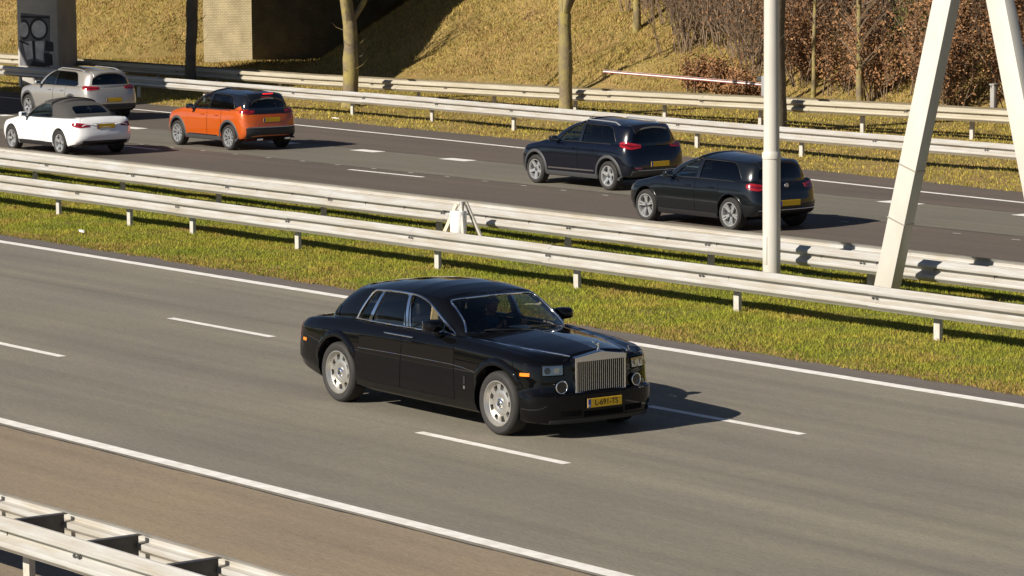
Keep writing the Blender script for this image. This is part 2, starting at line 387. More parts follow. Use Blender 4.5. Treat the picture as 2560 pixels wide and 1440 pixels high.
sheet('road_edge_strip', LX, 5.70, 6.75, -0.002, 'asphalt_edge')
sheet('hard_shoulder', LX, -10.9, -5.30, -0.002, 'asphalt_shoulder')
def far_line(x): return lin(x, [-200, -59.4, -50, -38, -25.6, -18, 60], [29.5, 28.55, 28.25, 27.65, 26.55, 25.95, 24.6])
def far_edge(x): return far_line(x)+1.55
sheet('far_road_fast_lane', LX, 14.45, 20.9, -0.002, 'asphalt_far_dark')
sheet('far_road_slow_lane', LX, 20.9, 24.3, 0.0, 'asphalt_far_grey')
sheet('far_road_exit_lane', LX, 24.3, lambda x: far_edge(x)+0.4, -0.002, 'asphalt_far_dark')
# sealed construction joints, thin bitumen lines that wander a little
mat('bitumen', (0.035, 0.033, 0.031), 0.6)
for ys, zs in ((-5.30, 0.0025), (5.70, 0.0025), (20.9, 0.0025), (24.3, 0.0025)):
    sheet('road_joint', list(np.arange(-90, 20, 0.5)), lambda x: ys-0.012+0.012*vn1(x), lambda x: ys+0.012+0.012*vn1(x+3), zs, 'bitumen')
# painted lines
def stripe(name, x0, x1, yf, wd, material='line_paint', z=0.004):
    xs = np.linspace(x0, x1, max(2, int(abs(x1-x0)/6)+1))
    g = yf if callable(yf) else (lambda x: yf)
    return sheet(name, list(xs), lambda x: g(x)-wd/2, lambda x: g(x)+wd/2, z, material)
stripe('solid_line', -200, 80, yA, 0.22); stripe('solid_line', -200, 80, yD, 0.205)
for k in range(-8, 6):
    stripe('lane_dash', -12.74+12*k, -9.74+12*k, yB, 0.14); stripe('lane_dash', -12.86+12*k, -9.86+12*k, yC, 0.14)
stripe('solid_line', -200, 80, far_line, 0.17)
stripe('solid_line', -200, 80, 15.0, 0.17)
for k in range(-6, 6): stripe('lane_dash', -35.3+12*k, -32.2+12*k, lambda x: 20.32+0.01*(x+34), 0.15)
for k in range(-12, 12): stripe('block_dash', -40.6+4.05*k, -39.5+4.05*k, 24.05, 0.42)
for k in range(-6, 40): stripe('old_line_trace', -40+1.6*k, -39.78+1.6*k, lambda x: 20.9 if x < -36 else 20.9-0.5*sstep(-36, -20, x), 0.05, 'line_paint_worn', 0.003)

# vegetated ground with relief
def vnoise(x, y, s, seed=0):
    X = x/s+seed*17.3; Y = y/s+seed*9.1
    return math.sin(X*1.3+math.sin(Y*1.7))*0.5+math.sin(Y*1.1+math.sin(X*2.1)*1.3)*0.5
def median_z(x, y):
    t = min(1, max(0, (y-6.15)/1.2))*min(1, max(0, (14.7-y)/1.0))
    return -0.01+0.055*t+0.022*t*vnoise(x, y, 0.9)
def verge_z(x, y):
    e = far_edge(x)
    z = -0.01+0.05*sstep(0, 1.0, y-e)+0.16*sstep(e+2.0, e+7.0, y)
    foot = 42.2+0.01*(x+60)+7.0*sstep(-87, -82.5, x)*(1-sstep(-77, -71, x))
    z += 0.5*max(0, y-foot) if y < foot+24 else 12.0
    z += (0.03+0.10*sstep(38, 46, y))*vnoise(x, y, 1.6, 2)*sstep(0.2, 2, y-e)
    return z
def terrain(name, xs, ys, zf, material, yoff=None):
    v = []; f = []; n = len(ys)
    for x in xs:
        for j, y in enumerate(ys):
            yy = y+(yoff(x, j, n) if yoff else 0)
            v.append((x, yy, zf(x, yy)))
    for i in range(len(xs)-1):
        for j in range(n-1):
            a = i*n+j; f.append((a, a+n, a+n+1, a+1))
    return tag(mk(name, v, f, material, None, 60), kind='structure')
def ragged(x, j, n):
    if j == 0: return 0.10*vnoise(x, 0, 0.55, 5)+0.05*vnoise(x, 0, 0.17, 8)
    if j == n-1: return 0.08*vnoise(x, 3, 0.7, 6)
    return 0
terrain('median_ground', list(np.arange(-120, -42, 3))+list(np.arange(-42, 12, 0.3))+list(np.arange(12, 60, 3)), [6.30, 6.5, 6.8, 7.2, 7.7, 8.3, 9, 9.8, 10.6, 11.4, 12.2, 13.0, 13.7, 14.2, 14.6], median_z, 'grass_soil', ragged)
def yv(x, j, n): return far_edge(x)-30.0+(0.12*vnoise(x, 0, 0.8, 4) if j == 0 else 0) if j < 6 else (far_edge(x)-30.0)*max(0, (12-j)/7.0)
terrain('verge_ground', list(np.arange(-240, -105, 6))+list(np.arange(-105, 0, 0.8))+list(np.arange(0, 90, 6)), [30, 30.4, 31, 31.8, 32.6, 33.4, 34.2, 35, 36, 37, 38, 39, 40, 41, 42, 42.8, 43.6, 44.4, 45.2, 46, 47, 48, 49, 50, 52, 55, 60, 66, 74, 90], verge_z, 'dry_soil', yv)
terrain('near_verge_ground', list(np.arange(-200, 90, 4)), [-10.8, -12, -14, -18, -24, -30, -40, -60, -110][::-1], lambda x, y: -0.02+0.02*max(0, -10.8-y)*1.0 if y > -30 else 0.36, 'grass_soil')

# blades of grass, far too many to count
def blades(name, n, xr, yr, zf, h, wd, material, keep=None, lean=0.5):
    xs = rng.uniform(xr[0], xr[1], n); ys = rng.uniform(yr[0], yr[1], n)
    if keep is not None:
        k = keep(xs, ys); xs = xs[k]; ys = ys[k]
    n = len(xs); zs = np.array([zf(a, b) for a, b in zip(xs, ys)])-0.01
    a = rng.uniform(0, 2*np.pi, n); ww = rng.uniform(*wd, n)/2; hh = rng.uniform(*h, n); la = rng.uniform(0, 2*np.pi, n); ll = rng.uniform(0.1, lean, n)*hh
    V = np.zeros((n, 3, 3))
    V[:, 0] = np.stack([xs-np.cos(a)*ww, ys-np.sin(a)*ww, zs], 1); V[:, 1] = np.stack([xs+np.cos(a)*ww, ys+np.sin(a)*ww, zs], 1)
    V[:, 2] = np.stack([xs+np.cos(la)*ll, ys+np.sin(la)*ll, zs+hh], 1)
    me = bpy.data.meshes.new(name); me.vertices.add(n*3); me.vertices.foreach_set('co', V.ravel())
    me.loops.add(n*3); me.loops.foreach_set('vertex_index', np.arange(n*3)); me.polygons.add(n)
    me.polygons.foreach_set('loop_start', np.arange(n)*3); me.polygons.foreach_set('loop_total', np.full(n, 3))
    me.update(calc_edges=True); me.materials.append(M[material])
    return add_obj(name, me)
def clump(xs, ys, s, thr, seed=0):
    v = np.sin(xs/s*1.3+np.sin(ys/s*1.7)+seed)*0.5+np.sin(ys/s*1.1+np.sin(xs/s*2.1)*1.3+seed*2)*0.5
    return v+rng.uniform(-0.9, 0.9, len(xs)) > thr
tag(blades('median_grass', 520000, (-42, 6), (6.22, 14.5), median_z, (0.025, 0.075), (0.007, 0.018), 'grass_blade',
           lambda x, y: (clump(x, y, 0.5, -0.75)) & (y > 6.25+0.12*np.sin(x*3.1)*np.sin(x*1.3)), 0.9), 'short green grass of the strip between the two carriageways', 'grass', kind='stuff')
tag(blades('verge_grass', 210000, (-95, -16), (27.0, 48.5), verge_z, (0.03, 0.10), (0.015, 0.04), 'verge_blade',
           lambda x, y: (y > np.interp(x, [-200, -59.4, -50, -38, -25.6, -18, 60], [29.5, 28.55, 28.25, 27.65, 26.55, 25.95, 24.6])+1.6) & clump(x, y, 0.9, -0.7), 0.9), 'olive and straw grass of the far verge', 'grass', kind='stuff')
tag(blades('slope_grass', 240000, (-112, -24), (42.0, 52.0), verge_z, (0.05, 0.15), (0.02, 0.05), 'dry_blade', lambda x, y: clump(x, y, 1.1, -0.7), 1.1), 'dry straw coloured grass on the embankment slope', 'grass', kind='stuff')

tag(blades('edge_grass', 42000, (-42, 6), (6.18, 6.95), median_z, (0.02, 0.07), (0.008, 0.02), 'dead_blade',
           lambda x, y: (y > 6.22+0.12*np.sin(x*3.1)*np.sin(x*1.3)) & (y < 6.5+0.25*np.sin(x*1.7)*np.sin(x*0.63)+rng.uniform(0, 0.3, len(x))), 1.1), 'dead brown grass along the asphalt edge of the median', 'grass', kind='stuff')
# ------------------------------------------------------------------ guard rails
WB = [(0.0, 0.165), (0.012, 0.160), (0.022, 0.145), (0.080, 0.112), (0.088, 0.100), (0.088, 0.064), (0.083, 0.056), (0.003, 0.047), (0.000, 0.040),
      (0.000, -0.006), (0.006, -0.012), (0.083, -0.056), (0.088, -0.066), (0.088, -0.100), (0.080, -0.112), (0.022, -0.145), (0.012, -0.160), (0.0, -0.165)]
def beam_mesh(L, side, h=1.0, material='steel_galv'):
    """W profile, length L along +x, bulge towards side (-1: -y)"""
    t = 0.006; v = []; f = []
    prof = [(d*side, z*h) for d, z in WB]; back = [((d-t)*side, z*h) for d, z in WB]
    k = len(prof)
    for x in (0, L):
        v += [(x, a, b) for a, b in prof] + [(x, a, b) for a, b in back]
    N = 2*k
    for i in range(k-1):
        f.append((i, i+1, N+i+1, N+i)); f.append((k+i, N+k+i, N+k+i+1, k+i+1))
    f.append((0, N, N+k, k)); f.append((k-1, 2*k-1, N+2*k-1, N+k-1))
    me = bpy.data.meshes.new('beam'); me.from_pydata(v, [], f)
    bm = bmesh.new(); bm.from_mesh(me); bmesh.ops.recalc_face_normals(bm, faces=bm.faces); bm.to_mesh(me); bm.free()
    return finish(me, material, 30)
def post_mesh(h):
    b = MB(); b.box((0, 0, h/2-0.15), (0.125, 0.012, h+0.3)); b.box((-0.057, 0.03, h/2-0.15), (0.010, 0.06, h+0.3)); b.box((0.057, 0.03, h/2-0.15), (0.010, 0.06, h+0.3))
    me = bpy.data.meshes.new('post'); me.from_pydata(b.v, [], b.f); return finish(me, 'steel_post', 0)
def spacer_mesh(L, hh=0.20):
    """a folded cross stub between two beams, along +y, length L"""
    b = MB(); b.box((0, L/2, 0), (0.008, L, hh)); b.box((0.035, L/2, hh/2), (0.075, L, 0.008)); b.box((0.035, L/2, -hh/2), (0.075, L, 0.008))
    me = bpy.data.meshes.new('spacer'); me.from_pydata(b.v, [], b.f); return finish(me, 'steel_dark', 0)
def bolt_mesh():
    b = MB(); b.lathe([(0.0, 0.0), (0.019, 0.0), (0.019, 0.014), (0.0, 0.018)], 8, 'y'); me = bpy.data.meshes.new('bolt'); me.from_pydata(b.v, [], b.f); return finish(me, 'steel_dark', 0)
PM = {0.75: post_mesh(0.62)}; BOLT = bolt_mesh()
def guardrail(label, pts, posts, sides, ztop=0.75, seg=4.0, gap=0.0, spacer_dx=None, sp_h=0.12, sp_z=0.2, zf=None, h=1.0, post_y=0.16, group=None, steel='steel_galv'):
    """pts: polyline of the front face (x,y); sides: 1 beam facing -y or 2 beams back to back gap apart"""
    root = empty('guardrail', (pts[0][0], pts[0][1], 0)); tag(root, label, 'guardrail', group)
    ox, oy = pts[0]
    X = [p[0] for p in pts]; Y = [p[1] for p in pts]
    yy = lambda x: lin(x, X, Y)
    zz = zf or (lambda x: 0.0)
    n = int(math.ceil((X[-1]-X[0])/seg)); L = (X[-1]-X[0])/n
    bm_f = beam_mesh(L+0.16, -1, h, steel); bm_b = beam_mesh(L+0.16, 1, h, steel) if sides == 2 else None
    for i in range(n):
        x0 = X[0]+i*L; dy = yy(x0+L)-yy(x0); dz = zz(x0+L)-zz(x0); jig = random.uniform(-0.004, 0.004); wob = random.uniform(-0.008, 0.008)
        rot = (0, -math.atan2(dz, L)+wob*0.15, math.atan2(dy, L))
        add_obj('beam', bm_f, root, (x0-ox, yy(x0)-oy+0.0015*(i % 2)+jig*0.3, ztop-0.165*h+zz(x0)+0.0012*(i % 2)+wob), rot)
        bo = None
        for q in (0.04, 0.12):
            add_obj('bolt', BOLT, root, (x0-ox+q, yy(x0)-oy-0.026, ztop-0.165*h+zz(x0)+0.0), (R(180), 0, 0))
        if sides == 2:
            add_obj('beam', bm_b, root, (x0-ox, yy(x0)-oy+gap+jig, ztop-0.165*h+zz(x0)+0.0012*(i % 2)), rot)
    for x in posts:
        if X[0] < x < X[-1]:
            add_obj('post', PM[0.75], root, (x-ox, yy(x)-oy+(gap/2 if sides == 2 else post_y), zz(x)), (0, 0, 0))
            if sides == 1:
                b = spacer_mesh(post_y+0.01, 0.16) if 'sp1' not in CACHE else CACHE['sp1']; CACHE['sp1'] = b
                add_obj('spacer', b, root, (x-ox, yy(x)-oy, ztop-0.165*h+zz(x)), (0, 0, 0))
    if sides == 2 and spacer_dx:
        sm = spacer_mesh(gap+0.012, sp_h)
        x = X[0]+0.3
        while x < X[-1]:
            add_obj('spacer', sm, root, (x-ox, yy(x)-oy-0.006, ztop-sp_z+zz(x)), (0, 0, 0)); x += spacer_dx
    return root
CACHE = {}
near_posts = [-41, -37, -33, -29.1, -26.15, -23.7, -19.9, -15.4, -11.4, -7.3, -2.8, 1.2, 5.2]
guardrail('single galvanised steel guardrail on the grass beside the black saloon', [(-52, 8.80), (-20, 8.74), (8, 8.84)], near_posts, 1, ztop=0.76, h=1.10)
guardrail('double galvanised steel guardrail along the inner edge of the far carriageway', [(-62, 11.78), (-20, 11.72), (8, 11.86)], [-48.3+4.05*k for k in range(14)], 2, ztop=0.77, gap=0.86, spacer_dx=1.33, h=1.04)
guardrail('single steel guardrail at the outer edge of the far carriageway, before the trees', [(-110, 32.4), (-63, 31.4), (-49, 31.35), (-32, 30.5), (-8, 30.0)], [-103.6+4.30*k for k in range(23)], 1, ztop=0.77, h=1.08)
guardrail('weathered double guardrail behind the tree trunks at the foot of the embankment', [(-112, 35.0), (-60, 34.9), (-46, 35.0), (-30, 35.6), (-12, 36.3)], [-110+4*k for k in range(25)], 2, ztop=0.80, gap=0.80, spacer_dx=2.66, steel='steel_weathered', zf=lambda x: lin(x, [-112, -60, -46, -36, -30, -12], [0.0, 0.03, 0.13, 0.22, 0.25, 0.3]))
guardrail('double guardrail with dark cross stubs beside the brown hard shoulder', [(-18, -10.22), (22, -10.12)], [-15.5+4*k for k in range(10)], 2, ztop=0.75, gap=0.60, spacer_dx=1.40, sp_h=0.24, sp_z=0.15, h=1.0)

# ------------------------------------------------------------------ lamp post, gantry, tripod
t = tag(empty('lamp_post', (-8.90, 11.05, 0)), 'tall cream lamp post with a thicker foot, standing between the two median guardrails', 'lamp post')
b = MB(); b.lathe([(0.146, -0.2), (0.146, 2.28), (0.143, 2.32), (0.132, 2.38)], 28); b.build('foot_section', 'white_steel', t)
b = MB(); b.lathe([(0.131, 2.3), (0.115, 7.5), (0.08, 12.0), (0.07, 12.05), (0.0, 12.05)], 24); b.build('shaft', 'white_steel', t)
b = MB(); b.lathe([(0.147, 2.24), (0.156, 2.25), (0.156, 2.33), (0.145, 2.36)], 28); b.build('collar', 'white_steel', t)
b = MB(); b.box((0.0, -0.143, 0.75), (0.10, 0.012, 0.46)); b.build('service_door', 'white_steel', t, bevel=0.003)
b = MB(); b.tube([(0, 0, 11.9), (0, -0.3, 12.15), (0, -1.6, 12.3)], 0.045, 10); b.build('arm', 'white_steel', t)
b = MB(); b.box((0, -2.0, 12.3), (0.28, 0.9, 0.14)); b.build('luminaire', 'grey_steel', t, bevel=0.03)

t = tag(empty('sign_gantry', (-4.68, 11.05, 0)), 'white steel gantry mast of two box legs leaning together, on the median', 'gantry')
def box_leg(p0, p1, wx, wy, parent, name='leg'):
    P0, P1 = Vector(p0), Vector(p1); d = (P1-P0); u = d.normalized(); yv_ = Vector((0, 1, 0)); xv = yv_.cross(u).normalized(); yv_ = u.cross(xv)
    m3 = Matrix((xv, yv_, u)).transposed(); c = (P0+P1)/2
    return MB().box(c, (wx, wy, d.length), mat3=m3).build(name, 'white_steel', parent, bevel=0.012)
box_leg((-1.60, 0, -0.15), (0.42, 0, 6.85), 0.385, 0.21, t); box_leg((2.45, 0, -0.15), (0.46, 0, 6.85), 0.385, 0.21, t)
box_leg((0.44, 0, 6.5), (0.44, 0, 9.0), 0.5, 0.5, t, 'mast_head')
for z_, nm in ((1.45, 'cable_band'), (2.30, 'cable_band')):
    x_ = -1.60+2.02*(z_+0.15)/7.0
    MB().box((x_, 0, z_), (0.41, 0.225, 0.022), mat3=Matrix.Rotation(0.28, 3, 'Y')).build(nm, 'band_steel', t, 0)
MB().box((0.44, 6, 8.9), (0.6, 13, 0.6)).build('cross_beam', 'white_steel', t, bevel=0.02)

t = tag(empty('trestle', (-17.55, 11.0, 0)), 'small wooden trestle with a white bucket shaped shell, between the median guardrails', 'trestle')
for q in (-1, 1):
    for yq in (-0.22, 0.22):
        P0 = Vector((q*0.46, yq*1.2, 0.0)); P1 = Vector((q*0.05, yq*0.25, 0.96)); d = P1-P0; u = d.normalized(); xv = Vector((0, 1, 0)).cross(u).normalized(); yq_ = u.cross(xv)
        MB().box((P0+P1)/2, (0.085, 0.035, d.length), mat3=Matrix((xv, yq_, u)).transposed()).build('leg', 'wood_pale' if q < 0 else 'steel_post', t, 0)
MB().box((0, 0, 0.95), (0.14, 0.2, 0.05)).build('top_block', 'steel_post', t, bevel=0.01)
b = MB(); b.lathe([(0.0, 0.33), (0.138, 0.33), (0.150, 0.36), (0.158, 0.78), (0.150, 0.80), (0.0, 0.805)], 24, c=(0.03, -0.1, 0)); b.build('bucket', 'plastic_white', t)
MB().tube([(-0.12, -0.1, 0.78), (0.03, -0.1, 0.93), (0.18, -0.1, 0.78)], 0.008, 6).build('bail', 'steel_post', t)

# litter
for (x_, y_, z_, s_, lb) in ((-25.1, 7.25, 0.09, 0.16, 'scrap of white paper in the median grass, left of the black saloon'), (-29.2, 28.6, 0.06, 0.30, 'crumpled white wrapper at the edge of the far verge, behind the hatchback'), (-50.6, 30.0, 0.07, 0.30, 'pale strip of plastic on the far verge before the far guardrail')):
    v = [(random.uniform(-1, 1)*s_*0.1+s_*0.5*math.cos(a), random.uniform(-1, 1)*s_*0.1+s_*0.35*math.sin(a), random.uniform(0.0, 0.05)) for a in np.linspace(0, 2*math.pi, 7, endpoint=False)]+[(0, 0, 0.045)]
    v += [(a, b_, c-0.012) for a, b_, c in v]
    f = [(i, (i+1) % 7, 7) for i in range(7)]+[(8+(i+1) % 7, 8+i, 15) for i in range(7)]+[(i, 8+i, 8+(i+1) % 7, (i+1) % 7) for i in range(7)]
    tag(mk('litter', v, f, 'paper', None, 0, (x_, y_, z_)), lb, 'litter')

# ------------------------------------------------------------------ viaduct, pier, brick slope
DD = Vector((-0.26, 0.966, 0)).normalized(); DN = Vector((DD.y, -DD.x, 0))    # along the deck / towards +x
vd = tag(empty('viaduct', (-69.1, 25, 0)), 'road viaduct carried across the motorway on a concrete pier with sprayed lettering', 'viaduct')
ang = math.atan2(DD.y, DD.x)
def dbox(name, a0, a1, n0, n1, z0, z1, material, bevel=0.02):
    c = DD*((a0+a1)/2)+DN*((n0+n1)/2)
    return MB().box((c.x, c.y, (z0+z1)/2), (a1-a0, abs(n1-n0), z1-z0), rz=ang).build(name, material, vd, bevel=bevel)
dbox('deck', -60, 36, -6.1, 4.3, 6.5, 7.5, 'concrete')
dbox('parapet', -60, 36, 4.0, 4.3, 7.503, 8.3, 'concrete'); dbox('parapet', -60, 36, -6.1, -5.8, 7.503, 8.3, 'concrete')
dbox('cap_beam', 7.6, 9.4, -5.0, 4.5, 5.5, 6.497, 'concrete')
PC = Vector((-74.97, 33.72, 0))-Vector((-69.1, 25, 0)); PZ = 0.0
PW, PT = 1.56, 1.9; PROT = R(40)
pier = MB().box((0, 0, 2.65), (PW, PT, 5.75)).build('pier', 'concrete', vd, bevel=0.06, loc=(PC.x, PC.y, 0), rot=(0, 0, PROT))
def spray(name, polys, material, dz=0.003):
    b_ = MB()
    for outer in polys: b_.prism([(q_[0]*0.76+0.04, q_[1]) for q_ in outer], -PT/2-dz, -PT/2+0.02, 'y')
    b_.build(name, material, pier, 0)
def ell(cx, cz, rx, rz_, n=36, a0=0, a1=2*math.pi): return [(cx+rx*math.cos(a), cz+rz_*math.sin(a)) for a in np.linspace(a0, a1, n, endpoint=(a1-a0) < 6.2)]
def ring(cx, cz, rx, rz_, tk, a0=0.0, a1=2*math.pi):
    n = 40; q = []
    A = np.linspace(a0, a1, n+1)
    for i in range(n):
        q.append([(cx+rx*math.cos(a)*s, cz+rz_*math.sin(a)*s) for a, s in ((A[i], 1), (A[i+1], 1), (A[i+1], 1-tk), (A[i], 1-tk))])
    return q
spray('sprayed_ground', [[(-0.98, 0.72), (0.52, 0.66), (0.60, 2.5), (-0.86, 2.6)]], 'spray_grey', 0.002)
spray('sprayed_fill', [ell(0.02, 2.02, 0.36, 0.30), ell(-0.72, 2.0, 0.26, 0.27), [(-0.80, 1.55), (-0.35, 1.60), (-0.30, 0.98), (-0.62, 0.92)], [(-0.18, 1.58), (0.28, 1.60), (0.20, 0.88), (-0.16, 0.98)]], 'spray_white', 0.005)
spray('sprayed_outline', ring(0.02, 2.02, 0.46, 0.40, 0.20)+ring(-0.72, 2.0, 0.30, 0.36, 0.26, -1.9, 1.9)+[[(-0.9, 2.42), (0.6, 2.40), (0.55, 2.47), (-0.86, 2.50)], [(0.36, 1.62), (0.72, 1.55), (0.74, 1.22), (0.30, 1.25)], [(0.24, 1.18), (0.66, 1.12), (0.68, 0.74), (0.30, 0.70)],
      [(-0.34, 0.90), (0.34, 0.80), (0.30, 0.66), (-0.46, 0.70)], [(-0.32, 1.60), (-0.20, 1.60), (-0.17, 0.9), (-0.29, 0.9)], [(-0.96, 1.62), (-0.5, 1.50), (-0.5, 1.44), (-0.96, 1.56)]], 'spray_black', 0.009)
# abutment wall in line with the deck: a sunlit end face and a long shaded flank
AC = Vector((-79.2, 45.0, 0))-Vector((-69.1, 25, 0))
v = []; f = []; uv = []
def wall_face(p0, p1, z0, z1):
    n = len(v); L = (Vector(p1)-Vector(p0)).length
    for q, a in ((p0, 0), (p1, L)):
        v.extend([(q[0], q[1], z0), (q[0], q[1], z1)]); uv.extend([(a, z0), (a, z1)])
    f.append((n, n+2, n+3, n+1))
c0 = AC; c1 = AC-DN*2.6; c2 = c1+DD*14; c3 = c0+DD*14
wall_face(c1, c0, -0.5, 5.6); wall_face(c0, c3, -0.5, 5.6); wall_face(c3, c2, -0.5, 5.6); wall_face(c2, c1, -0.5, 5.6)
n = len(v); v += [(q.x, q.y, 5.6) for q in (c0, c3, c2, c1)]; uv += [(0, 0)]*4; f.append((n, n+1, n+2, n+3))
ab = mk('abutment_wall', v, f, 'brick_slope', vd, 0)
ul = ab.data.uv_layers.new(name='UVMap')
for lp in ab.data.loops: ul.data[lp.index].uv = uv[lp.vertex_index]
dbox('bearing_shelf', 16.5, 31, -5.0, 4.7, 5.603, 6.497, 'concrete')

# ------------------------------------------------------------------ bare trees
def bare_tree(label, loc, h, r0, forks, seed, material='bark', spread=0.55, depth=4, group='trees on the far verge', stems=None, wob=0.02):
    rd = random.Random(seed)
    root = tag(empty('tree', loc), label, 'tree', group)
    tr = MB(); br = MB()
    def grow(mb, p, d, r, L, lev):
        pts = [p]; rr = [r]; n = 5; q = Vector(p); dd = Vector(d)
        for i in range(n):
            dd = (dd+Vector((rd.uniform(-1, 1), rd.uniform(-1, 1), rd.uniform(-0.3, 0.6)))*0.12).normalized()
            q = q+dd*L/n; pts.append(q.copy()); rr.append(r*(1-0.62*(i+1)/n))
        mb.tube(pts, rr, 8 if lev == 0 else (6 if lev < 2 else 4), caps=False)
        if lev < depth:
            for k in range(rd.choice((3, 4, 4)) if lev else 4):
                i = rd.randint(2, n); a = rd.uniform(0, 2*math.pi)
                side = Vector((math.cos(a), math.sin(a), rd.uniform(0.1, 0.8))).normalized()
                nd = (dd*(1-spread)+side*spread).normalized()
                grow(br, pts[i], nd, rr[i]*rd.uniform(0.5, 0.75), L*rd.uniform(0.5, 0.72), lev+1)
    pts = [Vector((0, 0, -0.2)), Vector((0, 0, 0.0)), Vector((0.01, 0, 0.25))]; rr = [r0*1.55, r0*1.35, r0*1.08]
    z = 0.25; x = 0.01; y = 0.0; fh = forks
    while z < fh:
        z += 0.4; x += rd.uniform(-wob, wob); y += rd.uniform(-wob, wob); pts.append(Vector((x, y, z))); rr.append(r0*(1.05-0.25*z/h)*rd.uniform(0.91, 1.10))
    tr.tube(pts, rr, 14, caps=False); top = pts[-1]; rt = rr[-1]
    for k, (dx, dy, dz, rs, Ls) in enumerate(stems or [(-0.5, 0.1, 1, 0.7, 0.5), (0.25, -0.2, 1, 0.78, 0.6), (0.3, 0.5, 0.9, 0.55, 0.45)]):
        grow(br, top-Vector((0, 0, 0.12)), Vector((dx, dy, dz)).normalized(), rt*rs*1.1, (h-fh)*Ls, 1)
    for k in range(7 if group.endswith('far verge') else 0):
        z_ = rd.uniform(0.3, fh); i_ = min(range(len(pts)), key=lambda q_: abs(pts[q_].z-z_)); a_ = rd.uniform(0, 6.28); L_ = rd.uniform(0.15, 0.55); p0 = pts[i_]; p1 = p0+Vector((math.cos(a_)*(rr[i_]+L_*0.6), math.sin(a_)*(rr[i_]+L_*0.6), L_*0.5)); br.tube([p0, p1, p1+Vector((math.cos(a_+0.7)*L_*0.3, math.sin(a_+0.7)*L_*0.3, L_*0.35))], [0.010, 0.007, 0.003], 4, caps=False)
    tr.build('trunk', material, root, 60)
    br.build('crown', material, root, 60)
    return root
bare_tree('dark crooked tree trunk standing in the shade of the viaduct', (-66.1, 35.1-0.75, 0.12), 10, 0.19, 4.0, 3, 'bark_dark', wob=0.075)
bare_tree('lichen yellow tree trunk that forks low, before the dark shaded slope', (-55.05, 33.5, 0.12), 11, 0.22, 2.55, 5, 'bark', stems=[(-0.62, 0.1, 1, 0.55, 0.55), (0.02, -0.1, 1, 0.92, 0.65), (0.3, 0.5, 0.9, 0.45, 0.45)])
bare_tree('straight lichen yellow tree trunk standing before the sunlit slope', (-45.2, 34.45, 0.12), 11, 0.195, 2.9, 8, 'bark', stems=[(-0.14, 0.1, 1, 0.7, 0.6), (0.22, 0.0, 1, 0.68, 0.6), (0.0, 0.5, 0.9, 0.4, 0.45)])
bare_tree('grey brown tree trunk half hidden by the cream lamp post', (-36.0, 34.6, 0.15), 11, 0.24, 4.2, 13, 'bark_dark')
# trees on the near side of the motorway, seen only as reflections in the black paintwork
for i, (x_, y_) in enumerate(((-62, -34), (-44, -30), (-29, -36), (-78, -40), (-100, -36), (-15, -44), (-128, -44))):
    bare_tree('bare spreading tree on the grass beyond the near guardrail', (x_, y_, 0.3), 11+i % 3, 0.3, 2.6, 30+i, 'bark_dark', 0.62, 4, 'trees on the near verge')

# ------------------------------------------------------------------ undergrowth on the embankment
def shrub_meshes(seed, w_, h_, nst, nlf, leafy):
    rd = random.Random(seed); b_ = MB(); tips = []
    for k in range(nst):
        a = rd.uniform(0, 2*math.pi); r_ = rd.uniform(0, 0.45)*w_; p = Vector((math.cos(a)*r_, math.sin(a)*r_*0.7, -0.1)); L = h_*rd.uniform(0.6, 1.1)
        d = Vector((math.cos(a)*0.3*rd.random(), math.sin(a)*0.3*rd.random(), 1)).normalized(); pts = [p]; rr = [rd.uniform(0.012, 0.028)]
        for i in range(4):
            d = (d+Vector((rd.uniform(-1, 1), rd.uniform(-1, 1), rd.uniform(-0.1, 0.5)))*0.22).normalized(); p = p+d*L/4; pts.append(p.copy()); rr.append(rr[0]*(1-0.21*(i+1)))
            for q in range(3):
                dd = (d+Vector((rd.uniform(-1, 1), rd.uniform(-1, 1), rd.uniform(-0.2, 0.8)))*0.9).normalized(); l2 = L*rd.uniform(0.15, 0.34)
                e = p+dd*l2*0.5; e2 = e+(dd+Vector((rd.uniform(-1, 1), rd.uniform(-1, 1), 0.3))*0.4).normalized()*l2*0.6
                b_.tube([p, e, e2], [0.009, 0.007, 0.004], 3, caps=False); tips += [e, e2, (p+e)/2, (e+e2)/2]
        b_.tube(pts, rr, 4, caps=False)
    me = bpy.data.meshes.new('stems'); me.from_pydata(b_.v, [], b_.f); finish(me, 'twig', 0)
    lv = []; lf = []
    for i in range(nlf):
        c = rd.choice(tips)+Vector((rd.gauss(0, 0.12), rd.gauss(0, 0.12), rd.gauss(0, 0.10))); s = rd.uniform(0.03, 0.062)
        u = Vector((rd.gauss(0, 1), rd.gauss(0, 1), rd.gauss(0, 1))).normalized(); w2 = u.orthogonal().normalized()
        n0 = len(lv); lv += [c-u*s, c+w2*s*0.5, c+u*s, c-w2*s*0.5]; lf.append((n0, n0+1, n0+2, n0+3))
    ml = bpy.data.meshes.new('leaves'); ml.from_pydata([tuple(a) for a in lv], [], lf); finish(ml, leafy, 0)
    return me, ml
SH = {'bare': [shrub_meshes(s, 2.2, 2.6, 36, 380, 'leaf_copper') for s in (1, 2, 3)], 'copper': [shrub_meshes(s, 2.0, 2.2, 22, 3200, 'leaf_copper') for s in (4, 5)],
      'low': [shrub_meshes(6, 1.7, 0.9, 20, 2400, 'leaf_copper')], 'olive': [shrub_meshes(7, 1.8, 2.4, 20, 2600, 'leaf_olive')]}
def shrub(kind, k, x_, y_, s, label, group):
    m1, m2 = SH[kind][k % len(SH[kind])]
    o = tag(empty('shrub', (x_, y_, verge_z(x_, y_)), random.uniform(0, 6.28)), label, 'shrub', group); o.scale = (s, s, s)
    add_obj('stems', m1, o); add_obj('leaves', m2, o)
